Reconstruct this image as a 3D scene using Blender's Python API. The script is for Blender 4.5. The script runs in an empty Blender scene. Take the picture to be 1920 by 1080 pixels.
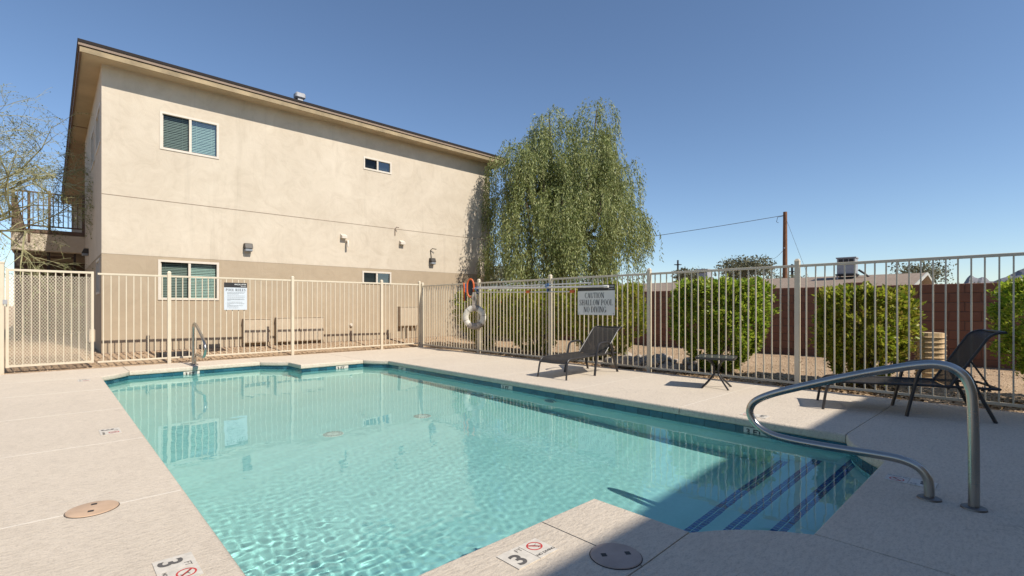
import bpy, bmesh, math, random
import numpy as np
from mathutils import Vector, Matrix, Quaternion

R = math.radians
sc = bpy.context.scene
COL = sc.collection

# ------------------------------------------------------------------ camera
cam = bpy.data.objects.new('camera', bpy.data.cameras.new('camera'))
COL.objects.link(cam)
cam.location = (0, 0, 1.05)
cam.rotation_euler = (R(90), 0, R(46.75 - 90))
cam.data.sensor_width = 36
cam.data.lens = 17.2875
cam.data.shift_y = 0.0177
cam.data.clip_start = 0.02
cam.data.clip_end = 20000
sc.camera = cam

# ------------------------------------------------------------------ sky and sun
SUN = Vector((-0.14, 1.0, -1.0))           # direction the light travels
world = bpy.data.worlds.new('World')
sc.world = world
world.use_nodes = True
wn = world.node_tree
bg = wn.nodes['Background']
sky = wn.nodes.new('ShaderNodeTexSky')
sky.sky_type = 'NISHITA'
sky.sun_disc = False
sky.sun_elevation = math.atan2(1.0, math.hypot(0.14, 1.0))
sky.sun_rotation = math.pi - 0.139
sky.altitude = 800
sky.air_density = 1.0
sky.dust_density = 0.25
sky.ozone_density = 3.4
wn.links.new(sky.outputs[0], bg.inputs[0])
bg.inputs[1].default_value = 0.124
sl = bpy.data.lights.new('sun', 'SUN')
sl.energy = 4.85
sl.angle = R(0.53)
sl.color = (1.0, 0.93, 0.82)
sl.cycles.is_caustics_light = True
so = bpy.data.objects.new('sun', sl)
COL.objects.link(so)
so.rotation_euler = SUN.to_track_quat('-Z', 'Y').to_euler()
sc.view_settings.view_transform = 'Standard'
sc.view_settings.look = 'None'
sc.view_settings.gamma = 1.0
sc.view_settings.exposure = 0.2
sc.cycles.use_denoising = True
sc.cycles.max_bounces = 10
sc.cycles.transparent_max_bounces = 12
sc.cycles.caustics_refractive = True
sc.cycles.caustics_reflective = False
sc.cycles.sample_clamp_indirect = 6.0

# ------------------------------------------------------------------ helpers
class MB:
    """collects faces, then links them as one mesh object"""
    def __init__(s):
        s.v = []; s.f = []; s.sm = []
    def face(s, pts, smooth=False):
        b = len(s.v); s.v.extend([tuple(p) for p in pts]); s.f.append(tuple(range(b, b + len(pts)))); s.sm.append(smooth)
    def quadmesh(s, v, f, smooth=False):
        b = len(s.v); s.v.extend([tuple(p) for p in v])
        for q in f:
            s.f.append(tuple(b + i for i in q)); s.sm.append(smooth)
    def box(s, x0, x1, y0, y1, z0, z1, m=None):
        p = [(x0,y0,z0),(x1,y0,z0),(x1,y1,z0),(x0,y1,z0),(x0,y0,z1),(x1,y0,z1),(x1,y1,z1),(x0,y1,z1)]
        if m is not None: p = [m @ Vector(q) for q in p]
        s.quadmesh(p, [(0,3,2,1),(4,5,6,7),(0,1,5,4),(1,2,6,5),(2,3,7,6),(3,0,4,7)])
        return s
    def tube(s, path, r, n=8, cap=True, flat=1.0):
        path = [Vector(p) for p in path]
        if not isinstance(r, (list, tuple)): r = [r] * len(path)
        b = len(s.v); prev = None
        for i, p in enumerate(path):
            t = (path[min(i+1, len(path)-1)] - path[max(i-1, 0)])
            if t.length < 1e-9: t = Vector((0,0,1))
            t.normalize()
            if prev is None:
                a = Vector((0,0,1)) if abs(t.z) < 0.9 else Vector((1,0,0))
                u = t.cross(a).normalized()
            else:
                u = (prev - t * prev.dot(t)).normalized()
            prev = u; w = t.cross(u)
            for k in range(n):
                an = 2*math.pi*k/n + math.pi/n
                s.v.append(tuple(p + (u*math.cos(an) + w*math.sin(an)*flat) * r[i]))
        for i in range(len(path)-1):
            for k in range(n):
                a0 = b + i*n + k; a1 = b + i*n + (k+1) % n
                s.f.append((a0, a1, a1+n, a0+n)); s.sm.append(n > 4)
        if cap:
            s.f.append(tuple(b + k for k in reversed(range(n)))); s.sm.append(False)
            e = b + (len(path)-1)*n
            s.f.append(tuple(e + k for k in range(n))); s.sm.append(False)
        return s
    def lathe(s, prof, c, n=24, m=None):
        b = len(s.v)
        for (r, z) in prof:
            for k in range(n):
                a = 2*math.pi*k/n
                p = Vector((r*math.cos(a), r*math.sin(a), z))
                if m is not None: p = m @ p
                s.v.append(tuple(p + Vector(c)))
        for i in range(len(prof)-1):
            for k in range(n):
                a0 = b+i*n+k; a1 = b+i*n+(k+1) % n
                s.f.append((a0, a1, a1+n, a0+n)); s.sm.append(True)
        return s
    def prism(s, poly, z0, z1):
        n = len(poly); b = len(s.v)
        s.v.extend([(x, y, z0) for x, y in poly] + [(x, y, z1) for x, y in poly])
        s.f.append(tuple(b + i for i in reversed(range(n)))); s.sm.append(False)
        s.f.append(tuple(b + n + i for i in range(n))); s.sm.append(False)
        for i in range(n):
            j = (i+1) % n
            s.f.append((b+i, b+j, b+n+j, b+n+i)); s.sm.append(False)
        return s
    def mesh(s, name, mat):
        me = bpy.data.meshes.new(name)
        me.from_pydata(s.v, [], s.f)
        if mat is not None: me.materials.append(mat)
        me.polygons.foreach_set('use_smooth', s.sm)
        me.update()
        if any(s.sm) and len(s.f) < 20000: me.set_sharp_from_angle(angle=R(42))
        return me
    def build(s, name, mat, parent=None, bevel=0, seg=1, loc=None):
        me = s.mesh(name, mat)
        if bevel:
            bm = bmesh.new(); bm.from_mesh(me)
            es = [e for e in bm.edges if len(e.link_faces) == 2 and e.calc_face_angle(0) > 0.6]
            bmesh.ops.bevel(bm, geom=es, offset=bevel, segments=seg, affect='EDGES', clamp_overlap=True)
            bm.to_mesh(me); bm.free()
        return link(name, me, parent, loc)

def link(name, me, parent=None, loc=None):
    o = bpy.data.objects.new(name, me); COL.objects.link(o)
    if parent is not None: o.parent = parent
    if loc is not None: o.location = loc
    return o

def empty(name, loc=(0,0,0), rz=0.0, label=None, cat=None, group=None):
    o = bpy.data.objects.new(name, None); COL.objects.link(o)
    o.empty_display_size = 0.1
    o.location = loc; o.rotation_euler = (0, 0, rz)
    tag(o, label, cat, group)
    return o

def tag(o, label=None, cat=None, group=None, kind=None):
    if label: o['label'] = label
    if cat: o['category'] = cat
    if group: o['group'] = group
    if kind: o['kind'] = kind
    return o

# ------------------------------------------------------------------ materials
def new_mat(name):
    m = bpy.data.materials.new(name); m.use_nodes = True
    return m, m.node_tree, m.node_tree.nodes['Principled BSDF']

def N(t, kind, **kw):
    n = t.nodes.new(kind)
    for k, v in kw.items():
        if k in n.inputs.keys(): n.inputs[k].default_value = v
        else: setattr(n, k, v)
    return n

def ramp(t, stops, inp):
    r = t.nodes.new('ShaderNodeValToRGB')
    el = r.color_ramp.elements
    while len(el) > 1: el.remove(el[0])
    for i, (p, c) in enumerate(stops):
        e = el[0] if i == 0 else el.new(p)
        e.position = p; e.color = (*c, 1)
    t.links.new(inp, r.inputs[0])
    return r.outputs[0]

def mixc(t, a, b, fac, mode='MIX'):
    m = t.nodes.new('ShaderNodeMix'); m.data_type = 'RGBA'; m.blend_type = mode
    for s, v in ((6, a), (7, b)):
        if isinstance(v, tuple): m.inputs[s].default_value = (*v, 1)
        else: t.links.new(v, m.inputs[s])
    if isinstance(fac, (int, float)): m.inputs[0].default_value = fac
    else: t.links.new(fac, m.inputs[0])
    return m.outputs[2]

def noise(t, scale, detail=4, rough=0.55, co=None, dist=0.0):
    n = N(t, 'ShaderNodeTexNoise'); n.inputs['Scale'].default_value = scale
    n.inputs['Detail'].default_value = detail; n.inputs['Roughness'].default_value = rough
    n.inputs['Distortion'].default_value = dist
    if co is not None: t.links.new(co, n.inputs['Vector'])
    return n.outputs[0]

def bump(t, b, h, strength=0.3, dist=0.01, prev=None):
    n = N(t, 'ShaderNodeBump'); n.inputs['Strength'].default_value = strength; n.inputs['Distance'].default_value = dist
    t.links.new(h, n.inputs['Height'])
    if prev is not None: t.links.new(prev, n.inputs['Normal'])
    if b is not None: t.links.new(n.outputs[0], b.inputs['Normal'])
    return n.outputs[0]

def gpos(t):
    return t.nodes.new('ShaderNodeNewGeometry').outputs['Position']

def mapping(t, co, scale):
    m = t.nodes.new('ShaderNodeMapping'); m.inputs['Scale'].default_value = scale
    t.links.new(co, m.inputs['Vector']); return m.outputs[0]

def mathn(t, op, a, b=None):
    m = t.nodes.new('ShaderNodeMath'); m.operation = op
    for i, v in enumerate((a, b)):
        if v is None: continue
        if isinstance(v, (int, float)): m.inputs[i].default_value = v
        else: t.links.new(v, m.inputs[i])
    return m.outputs[0]

def simple(name, c, rough=0.6, metal=0.0, var=0.12, vs=8.0, bs=0.0, bscale=200, spec=0.5):
    """a base colour with uneven tone, dirt and fine relief"""
    m, t, b = new_mat(name)
    p = gpos(t)
    n = noise(t, vs, 5, 0.6, p)
    lo = tuple(max(0, x*(1-var)) for x in c); hi = tuple(min(1, x*(1+var)) for x in c)
    t.links.new(ramp(t, [(0.3, lo), (0.7, hi)], n), b.inputs['Base Color'])
    b.inputs['Roughness'].default_value = rough; b.inputs['Metallic'].default_value = metal
    b.inputs['Specular IOR Level'].default_value = spec
    if bs: bump(t, b, noise(t, bscale, 3, 0.6, p), bs, 0.003)
    return m

def mat_deck():
    m, t, b = new_mat('deck_concrete'); p = gpos(t)
    big = noise(t, 0.8, 6, 0.6, p); mid = noise(t, 6, 6, 0.65, p, 0.6)
    fine = noise(t, 120, 4, 0.7, p); spl = noise(t, mapping(t, p, (26, 60, 1)) and 38, 5, 0.7, mapping(t, p, (0.6, 1.5, 1)))
    c = ramp(t, [(0.25, (0.50, 0.415, 0.315)), (0.5, (0.61, 0.515, 0.40)), (0.75, (0.68, 0.58, 0.455))], big)
    c = mixc(t, c, ramp(t, [(0.3, (0.40, 0.33, 0.255)), (0.62, (0.66, 0.565, 0.45))], mid), 0.36)
    c = mixc(t, c, ramp(t, [(0.35, (0.30, 0.25, 0.20)), (0.55, (0.68, 0.59, 0.475))], spl), 0.40)
    c = mixc(t, c, ramp(t, [(0.35, (0.22, 0.18, 0.15)), (0.5, (0.67, 0.58, 0.47))], fine), 0.30)
    # sparse dark stains and scuffs
    st = noise(t, 2.6, 8, 0.75, mapping(t, p, (0.5, 1.7, 1)), 1.2)
    c = mixc(t, c, (0.30, 0.25, 0.21), mathn(t, 'MULTIPLY', ramp(t, [(0.62, (0, 0, 0)), (0.78, (1, 1, 1))], st), 0.6))
    vc = N(t, 'ShaderNodeTexVoronoi', feature='DISTANCE_TO_EDGE'); vc.inputs['Scale'].default_value = 0.42
    wob = t.nodes.new('ShaderNodeVectorMath'); wob.operation = 'ADD'
    nz = N(t, 'ShaderNodeTexNoise'); nz.inputs['Scale'].default_value = 2.2; nz.inputs['Detail'].default_value = 6; t.links.new(p, nz.inputs['Vector'])
    t.links.new(p, wob.inputs[0]); t.links.new(nz.outputs['Color'], wob.inputs[1]); t.links.new(wob.outputs[0], vc.inputs['Vector'])
    cm = mathn(t, 'MULTIPLY', ramp(t, [(0.0, (1, 1, 1)), (0.0035, (0, 0, 0))], vc.outputs['Distance']), ramp(t, [(0.56, (0, 0, 0)), (0.64, (1, 1, 1))], noise(t, 0.45, 2, 0.5, p)))
    c = mixc(t, c, (0.20, 0.165, 0.135), mathn(t, 'MULTIPLY', cm, 0.35))
    t.links.new(c, b.inputs['Base Color']); b.inputs['Roughness'].default_value = 0.85
    n1 = bump(t, None, spl, 0.8, 0.008)
    bump(t, b, fine, 0.35, 0.003, n1)
    return m

def mat_stucco(name, a, bcol, c3):
    m, t, b = new_mat(name); p = gpos(t)
    big = noise(t, 0.55, 6, 0.62, p, 1.2); mid = noise(t, 2.2, 7, 0.7, p, 2.0); fine = noise(t, 60, 5, 0.7, p)
    c = ramp(t, [(0.28, c3), (0.5, a), (0.72, bcol)], mid)
    c = mixc(t, c, ramp(t, [(0.3, c3), (0.7, bcol)], big), 0.5)
    # weathering streaks that run down the wall
    stv = noise(t, 1.0, 6, 0.7, mapping(t, p, (4.0, 4.0, 0.25)))
    c = mixc(t, c, tuple(x*0.72 for x in c3), mathn(t, 'MULTIPLY', ramp(t, [(0.55, (0, 0, 0)), (0.78, (1, 1, 1))], stv), 0.35))
    t.links.new(c, b.inputs['Base Color']); b.inputs['Roughness'].default_value = 0.92
    n1 = bump(t, None, mid, 0.18, 0.03)
    bump(t, b, fine, 0.35, 0.006, n1)
    return m

def mat_gravel():
    m, t, b = new_mat('desert_gravel'); p = gpos(t)
    v = N(t, 'ShaderNodeTexVoronoi'); v.inputs['Scale'].default_value = 55; t.links.new(p, v.inputs['Vector'])
    sepc = t.nodes.new('ShaderNodeSeparateColor'); t.links.new(v.outputs['Color'], sepc.inputs[0])
    c = ramp(t, [(0.0, (0.20, 0.13, 0.08)), (0.35, (0.37, 0.255, 0.155)), (0.7, (0.48, 0.34, 0.21)), (1.0, (0.57, 0.435, 0.295))], sepc.outputs[0])
    big = noise(t, 0.9, 5, 0.6, p)
    c = mixc(t, c, ramp(t, [(0.3, (0.29, 0.195, 0.12)), (0.7, (0.49, 0.345, 0.215))], big), 0.5)
    t.links.new(c, b.inputs['Base Color']); b.inputs['Roughness'].default_value = 0.95
    n1 = bump(t, None, v.outputs['Distance'], 0.7, 0.012)
    bump(t, b, noise(t, 6, 6, 0.7, p), 0.5, 0.03, n1)
    return m

def mat_island(name, cols, rough=0.7, trans=0.0, spec=0.4, bs=0.0):
    """colour that changes from piece to piece"""
    m, t, b = new_mat(name)
    g = t.nodes.new('ShaderNodeNewGeometry')
    st = [(i/(max(1, len(cols)-1)), c) for i, c in enumerate(cols)]
    c = ramp(t, st, g.outputs['Random Per Island'])
    n = noise(t, 3.0, 3, 0.6, g.outputs['Position'])
    c = mixc(t, c, ramp(t, [(0.35, cols[0]), (0.65, cols[-1])], n), 0.25)
    t.links.new(c, b.inputs['Base Color']); b.inputs['Roughness'].default_value = rough
    b.inputs['Specular IOR Level'].default_value = spec
    if bs: bump(t, b, noise(t, 40, 4, 0.6, g.outputs['Position']), bs, 0.01)
    if trans:
        tr = t.nodes.new('ShaderNodeBsdfTranslucent'); t.links.new(c, tr.inputs[0])
        mx = t.nodes.new('ShaderNodeMixShader'); mx.inputs[0].default_value = trans
        t.links.new(b.outputs[0], mx.inputs[1]); t.links.new(tr.outputs[0], mx.inputs[2])
        t.links.new(mx.outputs[0], t.nodes['Material Output'].inputs[0])
    return m

def mat_objvar(name, cols, rough=0.5, spec=0.5, bs=0.0, bscale=60, coat=0.0):
    """colour that changes from object to object"""
    m, t, b = new_mat(name)
    oi = t.nodes.new('ShaderNodeObjectInfo'); p = gpos(t)
    st = [(i/(max(1, len(cols)-1)), c) for i, c in enumerate(cols)]
    c = ramp(t, st, oi.outputs['Random'])
    n = noise(t, 9, 5, 0.65, p)
    c = mixc(t, c, ramp(t, [(0.3, tuple(x*0.7 for x in cols[0])), (0.7, cols[-1])], n), 0.3)
    t.links.new(c, b.inputs['Base Color']); b.inputs['Roughness'].default_value = rough
    b.inputs['Specular IOR Level'].default_value = spec
    b.inputs['Coat Weight'].default_value = coat
    if bs: bump(t, b, noise(t, bscale, 4, 0.65, p), bs, 0.005)
    return m

def mat_glass(name, tint=(1, 1, 1), boost=1.0):
    m = bpy.data.materials.new(name); m.use_nodes = True; t = m.node_tree; t.nodes.clear()
    tr = N(t, 'ShaderNodeBsdfTransparent'); tr.inputs[0].default_value = (*tint, 1)
    gl = N(t, 'ShaderNodeBsdfGlossy'); gl.inputs['Roughness'].default_value = 0.01
    ge = t.nodes.new('ShaderNodeNewGeometry'); dt = t.nodes.new('ShaderNodeVectorMath'); dt.operation = 'DOT_PRODUCT'
    t.links.new(ge.outputs['Normal'], dt.inputs[0]); t.links.new(ge.outputs['Incoming'], dt.inputs[1])
    c = mathn(t, 'ABSOLUTE', dt.outputs['Value'])          # the same reflectance from both sides of the sheet
    f = mathn(t, 'MULTIPLY_ADD', mathn(t, 'POWER', mathn(t, 'SUBTRACT', 1.0, c), 5.0), 0.9)
    f.node.inputs[2].default_value = 0.045 * boost
    mx = N(t, 'ShaderNodeMixShader'); t.links.new(f, mx.inputs[0])
    t.links.new(tr.outputs[0], mx.inputs[1]); t.links.new(gl.outputs[0], mx.inputs[2])
    o = N(t, 'ShaderNodeOutputMaterial'); t.links.new(mx.outputs[0], o.inputs[0])
    return m

def mat_steel():
    m, t, b = new_mat('brushed_steel'); p = gpos(t)
    n = noise(t, 3, 3, 0.5, p)
    t.links.new(ramp(t, [(0.3, (0.38, 0.35, 0.31)), (0.7, (0.47, 0.44, 0.40))], n), b.inputs['Base Color'])
    b.inputs['Metallic'].default_value = 1.0
    t.links.new(ramp(t, [(0.3, (0.24,)*3), (0.7, (0.32,)*3)], n), b.inputs['Roughness'])
    return m

def mat_mesh_sling():
    m, t, b = new_mat('sling_mesh'); p = t.nodes.new('ShaderNodeTexCoord').outputs['Object']
    w1 = N(t, 'ShaderNodeTexWave', wave_type='BANDS', bands_direction='X'); w1.inputs['Scale'].default_value = 60
    w2 = N(t, 'ShaderNodeTexWave', wave_type='BANDS', bands_direction='Y'); w2.inputs['Scale'].default_value = 60
    for w in (w1, w2): t.links.new(p, w.inputs['Vector'])
    h = mathn(t, 'ADD', w1.outputs[1], w2.outputs[1])
    c = ramp(t, [(0.2, (0.008, 0.007, 0.006)), (0.9, (0.050, 0.042, 0.036))], mathn(t, 'MULTIPLY', h, 0.5))
    t.links.new(c, b.inputs['Base Color']); b.inputs['Roughness'].default_value = 0.75
    bump(t, b, h, 0.5, 0.002)
    tr = N(t, 'ShaderNodeBsdfTransparent')
    mx = N(t, 'ShaderNodeMixShader'); mx.inputs[0].default_value = 0.07
    t.links.new(b.outputs[0], mx.inputs[1]); t.links.new(tr.outputs[0], mx.inputs[2])
    t.links.new(mx.outputs[0], t.nodes['Material Output'].inputs[0])
    return m

def mat_shingle():
    m, t, b = new_mat('tan_shingle'); p = gpos(t)
    br = N(t, 'ShaderNodeTexBrick'); br.inputs['Scale'].default_value = 1.0
    br.inputs['Brick Width'].default_value = 0.4; br.inputs['Row Height'].default_value = 0.16; br.inputs['Mortar Size'].default_value = 0.012
    br.inputs['Color1'].default_value = (0.30, 0.225, 0.165, 1); br.inputs['Color2'].default_value = (0.23, 0.17, 0.125, 1); br.inputs['Mortar'].default_value = (0.16, 0.12, 0.1, 1)
    mp = t.nodes.new('ShaderNodeMapping'); mp.inputs['Rotation'].default_value = (0, 0, R(90)); t.links.new(p, mp.inputs[0]); t.links.new(mp.outputs[0], br.inputs[0])
    c = mixc(t, br.outputs[0], ramp(t, [(0.3, (0.20, 0.15, 0.11)), (0.7, (0.36, 0.275, 0.205))], noise(t, 8, 5, 0.7, p)), 0.45)
    t.links.new(c, b.inputs['Base Color']); b.inputs['Roughness'].default_value = 0.95
    return m

def mat_plaster():
    m, t, b = new_mat('pool_plaster'); p = gpos(t)
    c = ramp(t, [(0.3, (0.43, 0.72, 0.70)), (0.7, (0.51, 0.79, 0.77))], noise(t, 1.6, 6, 0.6, p))
    c = mixc(t, c, ramp(t, [(0.35, (0.38, 0.66, 0.65)), (0.6, (0.53, 0.81, 0.79))], noise(t, 24, 4, 0.7, p)), 0.25)
    t.links.new(c, b.inputs['Base Color']); b.inputs['Roughness'].default_value = 0.8
    return m

M = {}
M['deck'] = mat_deck()
M['stucco'] = mat_stucco('cream_stucco', (0.575, 0.495, 0.39), (0.635, 0.555, 0.445), (0.47, 0.395, 0.30))
M['stucco_low'] = mat_stucco('tan_stucco', (0.40, 0.315, 0.22), (0.445, 0.355, 0.25), (0.345, 0.27, 0.185))
M['gravel'] = mat_gravel()
M['pebble'] = mat_island('gravel_stones', [(0.22, 0.145, 0.09), (0.40, 0.28, 0.175), (0.52, 0.375, 0.245), (0.62, 0.50, 0.36)], 0.9)
M['fence'] = simple('almond_fence_paint', (0.62, 0.54, 0.41), 0.45, var=0.06, vs=5, bs=0.08, bscale=90)
M['steel'] = mat_steel()
M['plaster'] = mat_plaster()
M['railbase'] = simple('dull_steel', (0.20, 0.185, 0.17), 0.45, metal=0.9)
M['tile'] = mat_objvar('waterline_tile', [(0.010, 0.055, 0.085), (0.014, 0.085, 0.125), (0.02, 0.11, 0.15), (0.03, 0.13, 0.18)], 0.15, 0.6)
M['grout'] = simple('tile_grout', (0.28, 0.36, 0.36), 0.9)
M['steptile'] = mat_island('step_edge_tile', [(0.006, 0.05, 0.22), (0.012, 0.085, 0.34), (0.018, 0.115, 0.44)], 0.2)
M['white'] = simple('white_plastic', (0.74, 0.73, 0.70), 0.45, var=0.06)
M['vinyl'] = simple('window_vinyl', (0.62, 0.555, 0.465), 0.5, var=0.05)
M['pane'] = mat_glass('window_glass', (0.72, 0.84, 0.81), 4.0)
M['screen'] = mat_glass('screened_glass', (0.50, 0.55, 0.53), 0.8)
M['blind'] = simple('blind_slats', (0.56, 0.62, 0.57), 0.6, var=0.05)
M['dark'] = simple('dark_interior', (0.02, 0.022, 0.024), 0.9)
M['fascia'] = simple('fascia_board', (0.31, 0.235, 0.135), 0.75, var=0.3, vs=3.0, bs=0.2, bscale=30)
M['trim'] = simple('eave_trim', (0.25, 0.18, 0.13), 0.7, var=0.1)
M['soffit'] = simple('soffit_board', (0.46, 0.365, 0.245), 0.85, var=0.12, vs=1.5)
M['roof'] = simple('roof_edge', (0.018, 0.013, 0.012), 0.9)
M['bronze'] = simple('dark_bronze_metal', (0.035, 0.028, 0.022), 0.5)
M['brown'] = simple('brown_painted_metal', (0.14, 0.085, 0.055), 0.6)
M['stairbrown'] = simple('dark_stair', (0.05, 0.034, 0.026), 0.7)
M['block'] = mat_objvar('slump_block', [(0.19, 0.092, 0.064), (0.215, 0.108, 0.075), (0.235, 0.12, 0.083), (0.20, 0.098, 0.069)], 0.95, 0.2, 0.5, 70)
M['mortar'] = simple('wall_mortar', (0.13, 0.078, 0.06), 0.95)
M['leaf'] = mat_island('hedge_leaves', [(0.08, 0.17, 0.012), (0.17, 0.31, 0.02), (0.28, 0.46, 0.028), (0.40, 0.56, 0.04), (0.52, 0.62, 0.06), (0.58, 0.62, 0.08), (0.36, 0.46, 0.05), (0.24, 0.16, 0.06)], 0.42, 0.54)
M['leaf_y'] = mat_island('yellowing_hedge_leaves', [(0.10, 0.17, 0.012), (0.26, 0.35, 0.022), (0.44, 0.50, 0.036), (0.58, 0.56, 0.08), (0.36, 0.24, 0.07)], 0.42, 0.54)
M['leaf_w'] = mat_island('willowy_leaves', [(0.08, 0.115, 0.03), (0.18, 0.225, 0.06), (0.30, 0.335, 0.105), (0.48, 0.48, 0.22)], 0.5, 0.30)
M['leaf_pv'] = mat_island('palo_verde_leaflets', [(0.12, 0.15, 0.04), (0.2, 0.23, 0.08), (0.28, 0.28, 0.12)], 0.6, 0.3)
M['leaf_far'] = mat_island('far_leaves', [(0.09, 0.095, 0.055), (0.15, 0.155, 0.09), (0.24, 0.23, 0.15)], 0.7, 0.2)
M['bark'] = simple('bark', (0.13, 0.095, 0.065), 0.95, var=0.3, vs=12, bs=0.6, bscale=30)
M['paloverde'] = simple('pale_green_bark', (0.30, 0.285, 0.15), 0.8, var=0.3, vs=5)
M['frame'] = simple('charcoal_aluminium', (0.034, 0.031, 0.031), 0.42, var=0.15, spec=0.5)
M['sling'] = mat_mesh_sling()
M['tableglass'] = simple('smoked_table_glass', (0.13, 0.14, 0.14), 0.10, spec=1.0)
M['signgrey'] = simple('sign_grey', (0.74, 0.73, 0.68), 0.5, var=0.05)
M['signblue'] = simple('sign_pale_grey', (0.56, 0.60, 0.64), 0.5, var=0.05)
M['ink'] = simple('black_ink', (0.022, 0.020, 0.021), 0.5)
M['inkgrey'] = simple('grey_ink', (0.24, 0.26, 0.28), 0.6)
M['numgrey'] = simple('faded_number_ink', (0.10, 0.092, 0.085), 0.7)
M['red'] = simple('red_ink', (0.50, 0.045, 0.04), 0.6)
M['markerwhite'] = simple('marker_white', (0.60, 0.55, 0.475), 0.6, var=0.14, vs=30)
M['lid'] = simple('skimmer_lid_tan', (0.52, 0.36, 0.24), 0.65, var=0.12, vs=10)
M['lidbrown'] = simple('skimmer_lid_brown', (0.40, 0.31, 0.26), 0.7, var=0.12, vs=10)
M['sealpale'] = simple('pale_joint_sealant', (0.70, 0.64, 0.55), 0.8, var=0.08)
M['sealdark_lidshadow'] = simple('dark_joint_lid_shadow', (0.035, 0.03, 0.028), 0.95)
M['orange'] = simple('orange_plastic', (0.62, 0.12, 0.025), 0.5)
M['bluecap'] = simple('blue_plastic', (0.03, 0.09, 0.22), 0.4)
M['pole_alu'] = simple('pale_aluminium', (0.62, 0.61, 0.58), 0.4, metal=0.3)
M['ringwhite'] = simple('life_ring_white', (0.66, 0.62, 0.53), 0.7, var=0.18, vs=14)
M['canvas'] = simple('weathered_grey_cover', (0.30, 0.26, 0.22), 0.95, var=0.45, vs=28, bs=0.5, bscale=80)
M['stool'] = simple('beige_resin', (0.62, 0.44, 0.25), 0.5, var=0.08)
M['rock'] = mat_objvar('river_rock', [(0.26, 0.215, 0.18), (0.46, 0.39, 0.32), (0.36, 0.345, 0.33), (0.55, 0.46, 0.37), (0.32, 0.25, 0.20)], 0.85, 0.3, 0.3, 50)
M['cabinet'] = simple('cabinet_paint', (0.47, 0.38, 0.275), 0.6, var=0.05)
M['polewood'] = simple('utility_pole_wood', (0.17, 0.075, 0.035), 0.9, var=0.3, vs=6)
M['shingle'] = mat_shingle()
M['galv'] = simple('galvanised_sheet', (0.36, 0.36, 0.37), 0.55, metal=0.2, var=0.12)
M['mountain'] = simple('mountain_rock', (0.17, 0.165, 0.175), 1.0, var=0.3, vs=0.01)
M['wallpaint'] = simple('pale_house_paint', (0.40, 0.40, 0.36), 0.8)

# ------------------------------------------------------------------ the ground
DX1, DY1 = 6.98, 10.86       # the deck's edges
def gz(x, y):
    a = min(1, max(0, (x - 7.05) / 3.9)); bb = min(1, max(0, (y - 10.9) / 1.35))
    return -0.035 + max(0.095 * a, 0.165 * bb) if x < 60 and y < 60 else 0.05
def lin(a, b, n): return [a + (b - a) * i / n for i in range(n + 1)]
xs = [-4000, -400, -80, -30, -14] + lin(-8, 6.98, 24) + lin(7.1, 12, 36) + [13, 15, 18, 24, 40, 80, 400, 5000]
ys = [-4000, -400, -80, -30, -14, -10] + lin(-6, 10.86, 50) + lin(10.95, 12.4, 16) + [13, 14, 16, 20, 26, 40, 80, 400, 5000]
random.seed(5)
gm = MB(); idx = {}
for j, y in enumerate(ys):
    for i, x in enumerate(xs):
        z = gz(x, y)
        if 7.15 < x < 13 or 11.0 < y < 12.3: z += random.uniform(-0.012, 0.012)
        idx[i, j] = len(gm.v); gm.v.append((x, y, z))
for j in range(len(ys) - 1):
    for i in range(len(xs) - 1):
        if -8 <= xs[i] and xs[i+1] <= 6.99 and -6 <= ys[j] and ys[j+1] <= 10.87: continue
        gm.f.append((idx[i, j], idx[i+1, j], idx[i+1, j+1], idx[i, j+1])); gm.sm.append(True)
tag(gm.build('ground', M['gravel']), kind='structure')

# loose stones on the gravel strips
rs = np.random.RandomState(3)
pts = []
def strew(n, x0, x1, y0, y1, pw=1.0):
    for _ in range(n):
        pts.append((x0 + (x1 - x0) * rs.rand() ** pw, y0 + (y1 - y0) * rs.rand()))
strew(5200, 7.0, 8.2, -1.2, 10.9, 1.3); strew(4200, 8.0, 10.9, -1.0, 10.5); strew(4200, -0.9, 8.6, 10.9, 12.28); strew(1200, -2.5, 0.7, 11.0, 16)
pb = MB()
for (x, y) in pts:
    s = 0.006 + 0.011 * rs.rand() ** 2; z = gz(x, y) + s * 0.35
    a = rs.rand() * 6.28; ca, sa = math.cos(a) * s * 1.3, math.sin(a) * s * 1.3
    pb.quadmesh([(x+ca, y+sa, z), (x-sa*.8, y+ca*.8, z), (x-ca, y-sa, z), (x+sa*.8, y-ca*.8, z), (x, y, z+s*.8), (x, y, z-s*.8)],
                [(0,1,4),(1,2,4),(2,3,4),(3,0,4),(1,0,5),(2,1,5),(3,2,5),(0,3,5)])
tag(pb.build('gravel_stones', M['pebble']), 'loose tan gravel strewn over the yard beside the fences', 'gravel', kind='stuff')

# ------------------------------------------------------------------ pool outline
def arc(a, b, bulge, n=5):
    a = Vector(a); b = Vector(b); d = b - a; nrm = Vector((-d.y, d.x)).normalized()
    return [tuple(a + d * (i / n) + nrm * bulge * 4 * (i / n) * (1 - i / n)) for i in range(n + 1)]
A_NL = arc((1.0, 1.66), (0.565, 2.05), -0.035)       # near left corner
A_FL = arc((0.565, 9.55), (0.94, 10.03), -0.03)
A_F1 = arc((2.90, 10.03), (3.28, 9.64), -0.01)
A_F2 = arc((4.47, 9.0), (4.76, 8.55), -0.02)
A_R = arc((4.75, 1.06), (4.13, 0.705), -0.05)
A_S = arc((2.57, 0.705), (2.18, 1.10), -0.04)
OUT = A_NL + A_FL + A_F1 + [(3.28, 9.0)] + A_F2 + A_R + A_S + [(2.18, 1.66)]   # clockwise seen from above

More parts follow.
